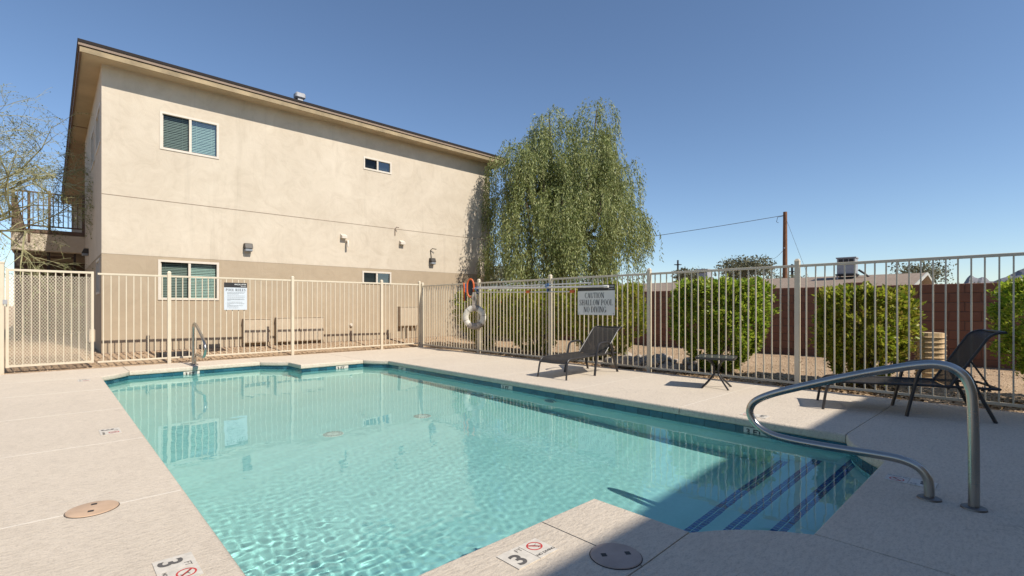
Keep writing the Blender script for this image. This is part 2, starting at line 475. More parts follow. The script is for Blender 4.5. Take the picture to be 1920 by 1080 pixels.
def offset_poly(poly, d):
    """poly clockwise; positive d moves every edge outwards"""
    n = len(poly); out = []
    for i in range(n):
        p0 = Vector(poly[i-1]); p = Vector(poly[i]); p1 = Vector(poly[(i+1) % n])
        e0 = (p - p0).normalized(); e1 = (p1 - p).normalized()
        n0 = Vector((-e0.y, e0.x)); n1 = Vector((-e1.y, e1.x))
        k = 1 + n0.dot(n1)
        out.append(tuple(p + (n0 + n1) * (d / max(k, 0.3))))
    return out
WALLP = offset_poly(OUT, 0.03)

# ------------------------------------------------------------------ the deck, slab by slab
def slab(poly, pool_pts, parent, z1=0.0, th=0.078):
    """poly counter-clockwise; edges whose two ends both lie on the pool outline get the rounded coping nose"""
    n = len(poly); on = [any(abs(p[0]-q[0]) < 1e-4 and abs(p[1]-q[1]) < 1e-4 for q in pool_pts) for p in poly]
    pool_e = [on[i] and on[(i+1) % n] for i in range(n)]
    g = 0.0035
    def ring(inset, z):
        new = []
        for i in range(n):
            p0 = Vector(poly[i-1]); p = Vector(poly[i]); p1 = Vector(poly[(i+1) % n])
            e0 = (p-p0).normalized(); e1 = (p1-p).normalized()
            n0 = Vector((-e0.y, e0.x)); n1 = Vector((-e1.y, e1.x))
            d0 = inset if pool_e[i-1] else g; d1 = inset if pool_e[i] else g
            det = e0.x*e1.y - e0.y*e1.x
            if abs(det) < 0.02:
                q = p + (n0*d0 + n1*d1)*0.5
            else:
                a = p + n0*d0; b = p + n1*d1
                t = ((b.x-a.x)*e1.y - (b.y-a.y)*e1.x) / det
                q = a + e0*t
            new.append((q.x, q.y, z))
        return new
    r = 0.02; rings = []
    for k in range(5):
        th_ = math.pi/2*(1 - k/4); rings.append(ring(r*(1-math.cos(th_)), z1 - r*(1-math.sin(th_))))
    for k in range(5):
        th_ = -math.pi/2*k/4; rings.append(ring(r*(1-math.cos(th_)), z1 - th + r*(1+math.sin(th_))))
    mb = MB(); mb.v = [p for q in rings for p in q]
    mb.f.append(tuple(range(n))); mb.sm.append(False)
    for k in range(len(rings)-1):
        for i in range(n):
            j = (i+1) % n
            mb.f.append((k*n+j, k*n+i, (k+1)*n+i, (k+1)*n+j)); mb.sm.append(pool_e[i])
    mb.f.append(tuple(reversed(range((len(rings)-1)*n, len(rings)*n)))); mb.sm.append(False)
    return mb.build('slab', M['deck'], parent)

deck = empty('pool_deck'); tag(deck, kind='structure')
X0, Y0 = -8.0, -6.0
rev = lambda l: list(reversed(l))
slabs = [
    [(X0, 1.085), (1.745, 1.085), (1.745, 1.66)] + A_NL + [(0.565, 3.34), (X0, 3.34)],
    [(1.745, 1.085), (2.18, 1.10), (2.18, 1.66), (1.745, 1.66)],
    [(X0, Y0), (2.57, Y0)] + A_S + [(1.745, 1.085), (X0, 1.085)],
    [(2.57, Y0), (DX1, Y0), (DX1, 1.03)] + A_R + [(2.57, 0.705)],
    [(4.75, 1.06), (DX1, 1.03), (DX1, 2.525), (4.7525, 2.525)],
    [(4.7525, 2.525), (DX1, 2.525), (DX1, 4.01), (4.7545, 4.01)],
    [(4.7545, 4.01), (DX1, 4.01), (DX1, 5.55), (4.756, 5.55)],
    [(4.756, 5.55), (DX1, 5.55), (DX1, 7.0), (4.758, 7.0)],
    [(4.758, 7.0), (DX1, 7.0), (DX1, 8.55), (4.76, 8.55)],
    [(4.76, 8.55), (DX1, 8.55), (DX1, DY1), (4.47, DY1)] + A_F2[:-1],
    [(3.28, 9.0), (4.47, 9.0), (4.47, DY1), (2.90, DY1)] + A_F1,
    [(0.94, 10.03), (2.90, 10.03), (2.90, DY1), (0.925, DY1)],
    [(X0, 9.55)] + A_FL + [(0.925, DY1), (X0, DY1)],
] + [[(X0, a), (0.565, a), (0.565, b), (X0, b)] for a, b in ((3.34, 4.89), (4.89, 6.45), (6.45, 8.08), (8.08, 9.55))]
POOLPTS = OUT + [(0.565, v) for v in (3.34, 4.89, 6.45, 8.08)] + [(4.7525, 2.525), (4.7545, 4.01), (4.756, 5.55), (4.758, 7.0), (1.745, 1.66)]
for s_ in slabs: slab(s_, POOLPTS, deck)
def strip(a, b, m, w=0.0035, z=-0.003):
    a = Vector(a); b = Vector(b); d = (b-a).normalized(); n = Vector((-d.y, d.x)) * w
    q = MB().prism([tuple(a-n), tuple(b-n), tuple(b+n), tuple(a+n)], -0.05, z)
    q.build('joint_sealant', m, deck)
for yy in (3.34, 4.89, 6.45, 8.08, 9.55): strip((X0, yy), (0.545, yy), M['sealpale'], 0.0048, 0.0006)
for yy, xx in ((2.525, 4.775), (4.01, 4.775), (5.55, 4.775), (7.0, 4.775), (8.55, 4.78)): strip((xx, yy), (DX1, yy), M['sealpale'], 0.0042, 0.0004)
for a, b in (((4.775, 1.06), (DX1, 1.03)), ((1.745, 1.085), (1.745, 1.64)), ((X0, 1.085), (2.16, 1.1)), ((2.57, Y0), (2.57, 0.69)), ((0.932, 10.05), (0.925, DY1)), ((2.90, 10.05), (2.90, DY1)), ((4.47, 9.02), (4.47, DY1))):
    strip(a, b, M['sealdark_lidshadow'], 0.003, -0.012)

# ------------------------------------------------------------------ the pool
pool = empty('pool_shell'); tag(pool, kind='structure')
FZ = -0.995; WZ = -0.13
w = MB(); n = len(WALLP)
for i in range(n):
    a = WALLP[i]; b = WALLP[(i+1) % n]
    w.face([(b[0], b[1], FZ-0.02), (a[0], a[1], FZ-0.02), (a[0], a[1], -0.079), (b[0], b[1], -0.079)])
wl = w.build('wall', M['plaster'], pool)
fl = MB()
fl.f.append(tuple(range(n))); fl.sm.append(False); fl.v = [(x, y, FZ) for x, y in rev(WALLP)]
flo = fl.build('floor', M['plaster'], pool)
stp = []
for yy, zz in ((1.08, -0.34), (1.35, -0.56), (1.61, -0.78)):
    q = MB().box(2.12, 4.79, 0.60, yy, FZ - 0.01, zz)
    stp.append(q.build('step', M['plaster'], pool, bevel=0.012, seg=2))
    st = MB()
    for row in range(2):
        for k in range(74):
            x = 2.16 + k * 0.0347 + random.uniform(-.0008, .0008)
            y1 = yy - 0.058 - row * 0.039
            st.box(x, x + 0.0285, y1 - 0.032, y1, zz - 0.004, zz + 0.003)
    tag(st.build('tile_stripe', M['steptile'], pool), kind='stuff')
# waterline tiles, one by one
def walk(poly, step):
    out = []
    for i in range(len(poly)):
        a = Vector(poly[i]); b = Vector(poly[(i+1) % len(poly)]); L = (b-a).length
        k = max(1, round(L/step))
        if L < 0.04: k = 1
        for q in range(k):
            out.append((a + (b-a)*(q/k), a + (b-a)*((q+1)/k)))
    return out
tmesh = {}
for a, b in walk(offset_poly(OUT, 0.029), 0.152):
    L = (b-a).length
    key = round(L, 3)
    if key not in tmesh:
        tmesh[key] = MB().box(0.0015, L-0.0015, -0.009, 0.02, -0.149, -0.003).mesh('tile', M['tile'])
    o = link('tile', tmesh[key], pool, (a.x, a.y, -0.078))
    o.rotation_euler = (0, 0, math.atan2(b.y-a.y, b.x-a.x))
g_ = MB()
for a, b in walk(offset_poly(OUT, 0.0315), 3.0):
    g_.face([(b.x, b.y, -0.232), (a.x, a.y, -0.232), (a.x, a.y, -0.0785), (b.x, b.y, -0.0785)])
g_.build('grout', M['grout'], pool)
# floor drains and the wall return fitting
drains = []
for cx, cy in ((2.27, 5.28), (3.42, 5.28)):
    d = empty('floor_drain', (cx, cy, FZ), 0, 'white round drain grate on the pool floor, %s one' % ('left' if cx < 3 else 'right'), 'drain', 'pool floor drains'); drains.append(d)
    MB().lathe([(0.0, 0.018), (0.085, 0.016), (0.11, 0.004), (0.112, 0.0)], (0, 0, 0), 28).build('grate', M['white'], d)
    q = MB()
    for k in range(20):
        an = k/20*6.283
        q.box(0.06, 0.10, -0.004, 0.004, 0.010, 0.0185, Matrix.Rotation(an, 4, 'Z'))
    q.build('slot_ring', M['inkgrey'], d)
rt_ = empty('pool_light', (4.768, 4.35, -0.42), 0, 'round blue pool light set in the shaded right pool wall', 'pool light')
MB().lathe([(0.0, 0.02), (0.07, 0.014), (0.085, 0.0)], (0, 0, 0), 24, Matrix.Rotation(R(-90), 4, 'Y')).build('lens', M['bluecap'], rt_)
MB().lathe([(0.085, 0.0), (0.09, 0.016), (0.105, 0.012), (0.11, -0.02)], (0, 0, 0), 24, Matrix.Rotation(R(-90), 4, 'Y')).build('rim', M['white'], rt_)

# the water: a real rippled surface
def inside(px, py, poly):
    c = np.zeros(px.shape, bool); j = len(poly) - 1
    for i in range(len(poly)):
        xi, yi = poly[i]; xj, yj = poly[j]
        with np.errstate(divide='ignore', invalid='ignore'):
            c ^= ((yi > py) != (yj > py)) & (px < (xj-xi)*(py-yi)/(yj-yi+1e-12) + xi)
        j = i
    return c
WX = np.arange(0.50, 4.86, 0.016); WY = np.arange(0.62, 10.14, 0.016)
GX, GY = np.meshgrid(WX, WY)
rs = np.random.RandomState(11)
Hh = np.zeros_like(GX)
def waves(n, l0, l1, slope, spread=math.pi, dirc=0.0):
    h = np.zeros_like(GX)
    for _ in range(n):
        lam = l0 * (l1/l0) ** rs.rand(); an = dirc + spread * (rs.rand()*2-1); ph = rs.rand()*6.283
        k = 2*math.pi/lam
        h += slope / k / math.sqrt(n) * 1.4 * np.sin(k*(GX*math.cos(an)+GY*math.sin(an)) + ph)
    return h
env = np.exp(-((GX-0.85)**2/0.75 + (GY-1.9)**2/1.6))            # a return jet stirs the near left corner
env2 = np.exp(-((GX-2.3)**2/6.0 + (GY-2.4)**2/9.0))
Hh += waves(40, 0.12, 0.40, 0.0030) + waves(16, 0.5, 1.6, 0.0022)
Hh += env2 * waves(40, 0.05, 0.10, 0.0055) + env * waves(80, 0.05, 0.09, 0.033, 1.3, 0.8)
ny, nx = GX.shape
keep = inside((GX[:-1, :-1]+0.008).ravel(), (GY[:-1, :-1]+0.008).ravel(), offset_poly(OUT, 0.05)).reshape(ny-1, nx-1)
I, J = np.nonzero(keep)
base = I*nx + J
quads = np.stack([base, base+1, base+nx+1, base+nx], 1)
used = np.unique(quads); rem = -np.ones(nx*ny, int); rem[used] = np.arange(len(used))
V = np.stack([GX.ravel(), GY.ravel(), (WZ + Hh).ravel()], 1)[used]
me = bpy.data.meshes.new('water'); me.from_pydata(V.tolist(), [], rem[quads].tolist())
me.polygons.foreach_set('use_smooth', [True]*len(quads)); me.update()
wm = bpy.data.materials.new('pool_water'); wm.use_nodes = True; t = wm.node_tree; t.nodes.clear()
g = N(t, 'ShaderNodeBsdfGlass'); g.inputs['IOR'].default_value = 1.33; g.inputs['Roughness'].default_value = 0.0
g.inputs['Color'].default_value = (0.83, 0.985, 0.968, 1)
mo = N(t, 'ShaderNodeOutputMaterial'); t.links.new(g.outputs[0], mo.inputs[0])
me.materials.append(wm)
water = link('water', me); tag(water, kind='structure')
water.cycles.is_caustics_caster = True
def receive(o):
    o.cycles.is_caustics_receiver = True
    for ch in bpy.data.objects:
        if ch.parent == o: ch.cycles.is_caustics_receiver = True
for o in [pool, rt_] + drains: receive(o)

# ------------------------------------------------------------------ apartment building
BW = 12.3                     # plane of the front wall
BX0, BX1, BYB = 0.73, 10.55, 30.0
def wall_holes(mb, x0, x1, z0, z1, holes, f):
    """a wall in (u, z) with rectangular openings; f maps (u, z, depth) to a point"""
    us = sorted({x0, x1} | {h[0] for h in holes} | {h[1] for h in holes}); zs = sorted({z0, z1} | {h[2] for h in holes} | {h[3] for h in holes})
    us = [u for u in us if x0 <= u <= x1]; zs = [z for z in zs if z0 <= z <= z1]
    for a, b in zip(us, us[1:]):
        for c, d in zip(zs, zs[1:]):
            um, zm = (a+b)/2, (c+d)/2
            if any(h[0] < um < h[1] and h[2] < zm < h[3] for h in holes): continue
            mb.face([f(a, c, 0), f(b, c, 0), f(b, d, 0), f(a, d, 0)])
    for h in holes:
        c0, d0 = max(h[2], z0), min(h[3], z1)
        if c0 >= d0: continue
        a, b = h[0], h[1]
        mb.face([f(a, c0, 0), f(a, d0, 0), f(a, d0, .12), f(a, c0, .12)]); mb.face([f(b, d0, 0), f(b, c0, 0), f(b, c0, .12), f(b, d0, .12)])
        if h[3] <= z1: mb.face([f(a, d0, 0), f(b, d0, 0), f(b, d0, .12), f(a, d0, .12)])
        if h[2] >= z0: mb.face([f(b, c0, 0), f(a, c0, 0), f(a, c0, .12), f(b, c0, .12)])

front = lambda u, z, d: (u, BW + d, z)
side = lambda u, z, d: (BX0 + d, u, z)

def window(parent, x0, x1, z0, z1, f, blind=True, flip=1):
    """sliding window: frame with mullion, two panes, slatted blind, dark room behind"""
    def fb(mb, a, b, c, d, p0, p1):
        pts = [f(a, c, p0), f(b, c, p0), f(b, c, p1), f(a, c, p1), f(a, d, p0), f(b, d, p0), f(b, d, p1), f(a, d, p1)]
        mb.quadmesh(pts, [(0,1,2,3),(4,7,6,5),(0,4,5,1),(1,5,6,2),(2,6,7,3),(3,7,4,0)])
    fr = MB(); k = 0.038
    fb(fr, x0-.006, x1+.006, z0-.006, z0+k, -0.014, .05); fb(fr, x0-.006, x1+.006, z1-k, z1+.006, -0.014, .05)
    fb(fr, x0-.006, x0+k, z0+k, z1-k, -0.014, .05); fb(fr, x1-k, x1+.006, z0+k, z1-k, -0.014, .05)
    xm = (x0+x1)/2
    fb(fr, xm-.022, xm+.022, z0+k, z1-k, -0.006, .045)
    fb(fr, x0+k, x0+k+.018, z0+k, z1-k, .02, .05)
    wdw = fr.build('window', M['vinyl'], parent)
    for a, b, dep in ((x0+k, xm-.022, .04), (xm+.022, x1-k, .022)):
        q = MB(); q.face([f(a, z0+k, dep), f(b, z0+k, dep), f(b, z1-k, dep), f(a, z1-k, dep)])
        q.build('pane', M['screen' if dep > .03 else 'pane'], wdw)
    if blind:
        bl = MB(); nz = int((z1-z0-2*k)/0.034)
        for q in range(nz):
            z = z0 + k + (q+0.5)*0.034 + random.uniform(-.003, .003)
            pts = [f(x0+k+.01, z-.013, .075), f(x1-k-.01, z-.013, .075), f(x1-k-.01, z+.013, .092), f(x0+k+.01, z+.013, .092)]
            bl.face(pts)
        for c in (0.12, 0.38, 0.62, 0.88):
            u = x0 + (x1-x0)*c
            bl.face([f(u-.003, z0+k, .073), f(u+.003, z0+k, .073), f(u+.003, z1-k, .073), f(u-.003, z1-k, .073)])
        tag(bl.build('blind', M['blind'], wdw), kind='stuff')
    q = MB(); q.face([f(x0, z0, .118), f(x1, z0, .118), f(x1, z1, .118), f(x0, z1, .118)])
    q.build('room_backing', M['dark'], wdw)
    return wdw

bld = empty('apartment_building', (0, 0, 0), 0, 'two storey cream stucco apartment building with tan base and flat overhanging roof', 'building')
ZB, ZL, ZT = 0.0, 2.07, 5.72
WINS = [(1.655, 2.71, 4.285, 5.055), (1.625, 2.712, 1.185, 2.0), (6.117, 6.944, 4.725, 5.055), (6.085, 6.936, 1.655, 1.988)]
up = MB(); wall_holes(up, BX0, BX1, ZL, ZT, [h for h in WINS if h[2] > ZL], front)
SW = [(12.55, 13.75, 4.28, 5.05), (14.3, 15.3, 4.28, 5.05), (12.7, 13.6, 1.3, 2.0)]
wall_holes(up, BW, 18.4, ZL, ZT, [h for h in SW if h[2] > ZL], side)
up.face([(BX1, BW, ZL), (BX1, BYB, ZL), (BX1, BYB, ZT), (BX1, BW, ZT)])
up.face([(BX1, BYB, ZL), (BX0, BYB, ZL), (BX0, BYB, ZT), (BX1, BYB, ZT)])
up.build('upper_wall', M['stucco'], bld)
lo = MB(); wall_holes(lo, BX0, BX1, ZB, ZL, [h for h in WINS if h[3] < ZL], lambda u, z, d: (u, BW + 0.004 + d, z))
wall_holes(lo, BW+0.004, 18.4, ZB, ZL, [h for h in SW if h[3] < ZL], lambda u, z, d: (BX0 + 0.004 + d, u, z))
lo.face([(BX1-.004, BW, ZB), (BX1-.004, BYB, ZB), (BX1-.004, BYB, ZL), (BX1-.004, BW, ZL)])
lo.face([(BX1, BYB, ZB), (BX0, BYB, ZB), (BX0, BYB, ZL), (BX1, BYB, ZL)])
lo.build('lower_wall', M['stucco_low'], bld)
MB().box(BX0-.003, BX1, BW-.004, BW+.002, 3.212, 3.222).build('control_joint', M['trim'], bld)
MB().box(BX0-.01, BX1, BW-.012, BW+.006, 0.06, 0.145).build('weep_screed', M['trim'], bld)
# recessed walkway bay at the back left
rc = MB()
rc.face([(BX0, 18.4, ZB), (2.2, 18.4, ZB), (2.2, 18.4, ZT), (BX0, 18.4, ZT)])
rc.face([(2.2, 18.4, ZB), (2.2, BYB, ZB), (2.2, BYB, ZT), (2.2, 18.4, ZT)])
rc.build('recess_wall', M['stucco'], bld)
for yy in (19.2, 22.0): 
    dd = MB().box(2.15, 2.195, yy, yy+0.95, 3.13, 5.15).build('door', M['stairbrown'], bld)
    MB().box(2.12, 2.15, yy+.08, yy+.12, 4.1, 4.2).build('handle', M['steel'], dd)
for h in WINS: window(bld, *h, (lambda u, z, d: (u, BW + d, z)), blind=(h[1]-h[0] > 1.0))
for h in SW: window(bld, *h, (lambda u, z, d: (BX0 + d, u, z)))
# roof edge
RX0, RX1, RY = 0.40, 10.95, 11.90
MB().box(RX0-.03, RX1+.03, RY-.035, BYB+.4, 5.852, 5.905).build('roof', M['roof'], bld)
sf = MB().box(RX0+.03, RX1-.03, RY+.03, BYB+.3, 5.715, 5.73); sf.build('soffit', M['soffit'], bld)
for z0, z1, pr, m in ((5.690, 5.786, 0.0, 'fascia'), (5.800, 5.852, 0.022, 'trim'), (5.786, 5.80, -0.012, 'roof')):
    MB().box(RX0-pr, RX1+pr, RY-pr, RY+.03, z0, z1).build('fascia_board', M[m], bld)
    MB().box(RX0-pr, RX0+.03, RY+.0305, BYB+.3, z0, z1).build('fascia_board', M['brown' if m != 'roof' else 'roof'], bld)
    MB().box(RX1-.03, RX1+pr, RY+.0305, BYB+.3, z0, z1).build('fascia_board', M[m], bld)
MB().box(RX0+.03, BX0, 17.0, 17.03, 5.70, 5.716).build('soffit_seam', M['trim'], bld)
# roof vents that show above the edge
for x, y, h, wd, nm in ((4.45, 12.3, 0.30, 0.16, 'roof_vent'),):
    vn = MB().box(x-.06, x+.06, y-.06, y+.06, 5.88, 6.10).build('roof_vent', M['galv'], bld)
    q = MB(); q.prism([(x-.12, y-.1), (x+.12, y-.1), (x+.12, y+.1), (x-.12, y+.1)], 6.10, 6.24); q.build('hood', M['galv'], vn, bevel=0.03)
for x, y, h in ((5.5, 12.3, 6.06), (8.9, 12.3, 6.10)):
    MB().tube([(x, y, 5.88), (x, y, h)], 0.022, 8).build('vent_pipe', M['galv'], bld)
# wall lamps
def wall_lamp(x, z, f, rot=0):
    lm = MB(); w_ = 0.085
    pts = [(-w_, 0, 0.1), (w_, 0, 0.1), (w_, -0.09, 0.1), (-w_, -0.09, 0.1), (-w_, 0, -0.02), (w_, 0, -0.02), (w_, -0.14, -0.02), (-w_, -0.14, -0.02)]
    lm.quadmesh(pts, [(0,1,2,3),(7,6,5,4),(3,2,6,7),(0,3,7,4),(2,1,5,6)])
    o = lm.build('wall_lamp', M['bronze'], bld, bevel=0.01); o.location = f(x, z, 0); o.rotation_euler = (0, 0, rot)
    q = MB().box(-w_+.01, w_-.01, -0.13, -0.005, -0.09, -0.022).build('lens', M['inkgrey'], o, bevel=0.015)
    return o
wall_lamp(3.29, 2.375, front); wall_lamp(8.28, 2.375, front); wall_lamp(16.6, 2.42, side, R(-90))
# wall vents, pipe ends and conduits
for x, z in ((5.55, 2.862), (7.265, 2.85)):
    q = MB(); q.quadmesh([(x-.07, BW, z+.06), (x+.07, BW, z+.06), (x+.07, BW-.11, z-.0), (x-.07, BW-.11, z-.0), (x-.07, BW, z-.06), (x+.07, BW, z-.06), (x+.07, BW-.11, z-.06), (x-.07, BW-.11, z-.06)],
        [(0,1,2,3),(4,7,6,5),(3,2,6,7),(0,3,7,4),(1,5,6,2)])
    q.build('dryer_vent', M['vinyl'], bld)
MB().tube([(5.64, BW+.01, 2.74), (5.64, BW-.09, 2.74), (5.64, BW-.11, 2.70), (5.64, BW-.11, 2.58)], 0.026, 8).build('drain_elbow', M['vinyl'], bld)
MB().tube([(7.06, BW-.015, 3.03), (7.06, BW-.015, 3.22), (7.08, BW-.06, 3.26), (7.13, BW-.10, 3.25)], 0.012, 6).build('conduit', M['trim'], bld)
MB().tube([(8.27, BW-.015, 2.46), (8.24, BW-.015, 2.71), (8.27, BW-.06, 2.755), (8.38, BW-.11, 2.74)], 0.012, 6).build('conduit', M['bronze'], bld)
MB().lathe([(0, .05), (.03, .05), (.045, .02), (.05, 0)], (5.77, BW, 0.55), 12, Matrix.Rotation(R(90), 4, 'X')).build('hose_bib', M['vinyl'], bld)
# walkway slab with railing
wk = MB().prism([(-0.74, 18.4), (2.2, 18.4), (2.2, BYB), (-0.74, BYB)], 2.53, 3.02); wko = wk.build('walkway', M['stucco'], bld, bevel=0.02)
MB().box(-0.76, 2.19, 18.38, BYB, 3.022, 3.12).build('walkway_cap', M['brown'], bld)
rails = MB()
for (a, b) in (((-0.70, 18.45), (0.70, 18.45)), ((-0.70, 18.5), (-0.70, 29.5))):
    for z in (3.22, 4.12):
        MB().tube([(a[0], a[1], z), (b[0], b[1], z)], 0.026, 4).build('hand_rail', M['brown'], bld)
bal = MB().box(-.011, .011, -.011, .011, 3.2, 4.12).mesh('baluster', M['brown'])
for k in range(14): link('baluster', bal, bld, (-0.62 + k*0.1, 18.45, 0))
for k in range(60): link('baluster', bal, bld, (-0.70, 18.6 + k*0.16, 0))
for x in (-0.70, 0.0, 0.70): MB().box(x-.03, x+.03, 18.42, 18.48, 3.1, 4.2).build('rail_post', M['brown'], bld)
MB().box(-0.42, -0.37, 18.36, 18.4, 2.78, 4.1).build('rail_brace', M['brown'], bld)
# stair below the walkway
for k in range(13):
    MB().box(-0.55, 0.50, 18.72 + k*0.27, 18.72 + k*0.27 + 0.29, 2.40 - k*0.182, 2.45 - k*0.182).build('stair_tread', M['brown'], bld)
for x in (-0.60, 0.50):
    q = MB(); q.quadmesh([(x, 18.6, 2.2), (x+.05, 18.6, 2.2), (x+.05, 22.3, -0.1), (x, 22.3, -0.1), (x, 18.6, 2.53), (x+.05, 18.6, 2.53), (x+.05, 22.3, 0.2), (x, 22.3, 0.2)],
        [(0,3,2,1),(4,5,6,7),(0,1,5,4),(1,2,6,5),(2,3,7,6),(3,0,4,7)])
    q.build('stair_stringer', M['stairbrown'], bld)
MB().box(-0.68, -0.56, 18.5, 18.62, -0.02, 2.53).build('walkway_post', M['stairbrown'], bld)
MB().box(-0.05, 0.02, 18.5, 18.57, -0.02, 2.53).build('walkway_post', M['stairbrown'], bld)

MB().box(-0.70, 2.19, 22.6, 22.8, -0.03, 2.53).build('stair_wall', M['brown'], bld)

# the twin building behind the viewer, whose eave shades the near deck
b2 = empty('apartment_building', (0, 0, 0), 0, 'matching stucco building behind the viewer whose eave shades the near deck', 'building')
EY, EX = -4.53, 7.66
MB().box(-14, EX-.4, EY-9, EY-.4, -0.03, 2.07).build('lower_wall', M['stucco_low'], b2)
MB().box(-14.003, EX-.397, EY-9, EY-.397, 2.07, 5.72).build('upper_wall', M['stucco'], b2)
MB().box(-14.4, EX, EY-9.4, EY, 5.73, 5.87).build('roof', M['roof'], b2)
for wx in (-9, -5, -1, 3):
    for wz in (1.1, 4.2):
        q = MB().box(wx, wx+1.2, EY-.41, EY-.37, wz, wz+.9).build('window', M['vinyl'], b2)
        MB().box(wx+.05, wx+1.15, EY-.372, EY-.365, wz+.05, wz+.85).build('pane', M['tableglass'], q)

# utility cabinets on the wall
def cabinet(x0, x1, z0, z1, dep, label, doors=1, conduits=()):
    c = empty('utility_cabinet', (x0, BW, z0), 0, label, 'cabinet', 'utility cabinets on the tan wall')
    b = MB().box(0, x1-x0, -dep, 0.0, 0, z1-z0).build('body', M['cabinet'], c, bevel=0.006)
    wd = (x1-x0)/doors
    for k in range(doors):
        d_ = MB().box(k*wd+.012, (k+1)*wd-.012, -dep-.008, -dep-.001, .02, z1-z0-.02).build('door', M['cabinet'], c, bevel=0.003)
        MB().box((k+1)*wd-.05, (k+1)*wd-.035, -dep-.02, -dep-.0085, (z1-z0)*.45, (z1-z0)*.55).build('latch', M['trim'], d_)
    MB().box(-.008, x1-x0+.008, -dep-.014, 0, z1-z0-.004, z1-z0+.008).build('lid', M['cabinet'], c)
    for cx, r in conduits:
        MB().tube([(cx-x0, -dep*.5, 0.005), (cx-x0, -dep*.5, -(z0-0.08))], r, 8).build('conduit', M['cabinet'], c)
cabinet(3.185, 3.735, 0.215, 0.755, 0.14, 'low beige single door utility cabinet nearest the pool rules sign')
cabinet(3.885, 4.985, 0.205, 0.775, 0.14, 'wide beige double door utility cabinet low on the tan wall', 2)
cabinet(7.15, 7.78, 0.485, 1.03, 0.15, 'tall beige utility cabinet with conduits near the fence corner', 1, ((7.28, .02), (7.42, .035), (7.62, .012)))
mt = empty('meter_box', (0.60, 12.45, 0.1), 0, 'small pale meter box on a post at the building corner', 'meter box')
MB().box(-.045, .045, -.04, .04, .26, .50).build('box', M['cabinet'], mt, bevel=0.01); MB().box(-.02, .02, -.02, .02, -.05, .26).build('post', M['cabinet'], mt)
pbx = empty('storage_tray', (1.78, 11.62, 0.045), 0, 'low dark grey tray lying on the gravel behind the fence post', 'tray')
MB().box(-.28, .28, -.15, .15, 0, .10).build('body', M['frame'], pbx, bevel=0.012); MB().box(-.25, .25, -.12, .12, .10, .106).build('inset', M['ink'], pbx)

# ------------------------------------------------------------------ fences
PK = MB().box(-.0072, .0072, -.0072, .0072, 0.045, 1.565).mesh('picket', M['fence'])
def post_mesh(h=1.665, w_=0.028):
    q = MB().box(-w_, w_, -w_, w_, -0.1, h-.03)
    q.quadmesh([(-w_-.004, -w_-.004, h-.03), (w_+.004, -w_-.004, h-.03), (w_+.004, w_+.004, h-.03), (-w_-.004, w_+.004, h-.03),
                (-w_*.5, -w_*.5, h), (w_*.5, -w_*.5, h), (w_*.5, w_*.5, h), (-w_*.5, w_*.5, h)], [(0,1,5,4),(1,2,6,5),(2,3,7,6),(3,0,4,7),(4,5,6,7),(3,2,1,0)])
    return q.mesh('post', M['fence'])
PM = post_mesh()
def fence(label, pts, dz=0.0, name='metal_fence', skip=()):
    """pts: post positions in order"""
    f = empty(name, (0, 0, dz), 0, label, 'fence')
    for i, p in enumerate(pts):
        if i in skip: continue
        link('post', PM, f, (p[0], p[1], 0))
    for a, b in zip(pts, pts[1:]):
        a = Vector(a); b = Vector(b); L = (b-a).length; ang = math.atan2(b.y-a.y, b.x-a.x)
        for nm, z0, z1 in (('top_rail', 1.555, 1.588), ('bottom_rail', 0.035, 0.065)):
            q = MB().box(.029, L-.029, -.015, .015, z0, z1).build(nm, M['fence'], f, bevel=0.003)
            q.location = (a.x, a.y, 0); q.rotation_euler = (0, 0, ang)
        k = max(1, round(L/0.1035))
        for i in range(1, k):
            p = a + (b-a)*(i/k)
            o = link('picket', PK, f, (p.x, p.y, 0)); o.rotation_euler = (random.uniform(-.003, .003), random.uniform(-.003, .003), ang + random.uniform(-.03, .03))
    return f
FXR, FYB = 7.08, 11.0
fence('cream metal picket fence along the right side of the pool deck', [(FXR, y) for y in (10.93, 8.62, 6.44, 4.28, 2.113, -0.06, -2.2)])
fence('cream metal picket fence between the pool and the apartment building', [(0.575, 11.06), (1.625, 11.05), (3.835, 11.02), (5.945, 11.0), (7.02, 10.985)], 0.035, skip=(0,))
# gate with expanded metal
gt = empty('pool_gate', (0, 0, 0.03), 0, 'cream gate covered with expanded metal mesh at the left end of the fence', 'gate')
GX0, GX1, GY = -0.50, 0.555, 11.06
MB().box(GX0, GX1, GY-.018, GY+.018, 1.575, 1.61).build('top_rail', M['fence'], gt)
MB().box(GX0, GX1, GY-.018, GY+.018, 0.055, 0.09).build('bottom_rail', M['fence'], gt)
for x in (GX0, GX1-.035): MB().box(x, x+.035, GY-.02, GY+.02, 0.05, 1.612).build('stile', M['fence'], gt)
pk2 = MB().box(-.007, .007, -.008, .008, .09, 1.575).mesh('picket', M['fence'])
for k in range(1, 11): link('picket', pk2, gt, (GX0 + k*(GX1-GX0)/11, GY, 0))
em = MB(); px_, pz_ = 0.0380, 0.0570
nx_, nz_ = int((GX1-GX0-.05)/px_), int(1.48/pz_)
for j in range(nz_):
    for i in range(nx_):
        x = GX0+.03 + i*px_; z = 0.093 + j*pz_; y = GY-.012
        for (x0, z0, x1, z1) in ((x, z, x+px_/2, z+pz_/2), (x+px_/2, z+pz_/2, x, z+pz_), (x+px_, z, x+px_/2, z+pz_/2), (x+px_/2, z+pz_/2, x+px_, z+pz_)):
            tw = 0.0038
            em.face([(x0-tw, y, z0), (x0+tw, y-.002, z0), (x1+tw, y-.002, z1), (x1-tw, y, z1)])
tag(em.build('mesh_screen', M['fence'], gt), kind='stuff')
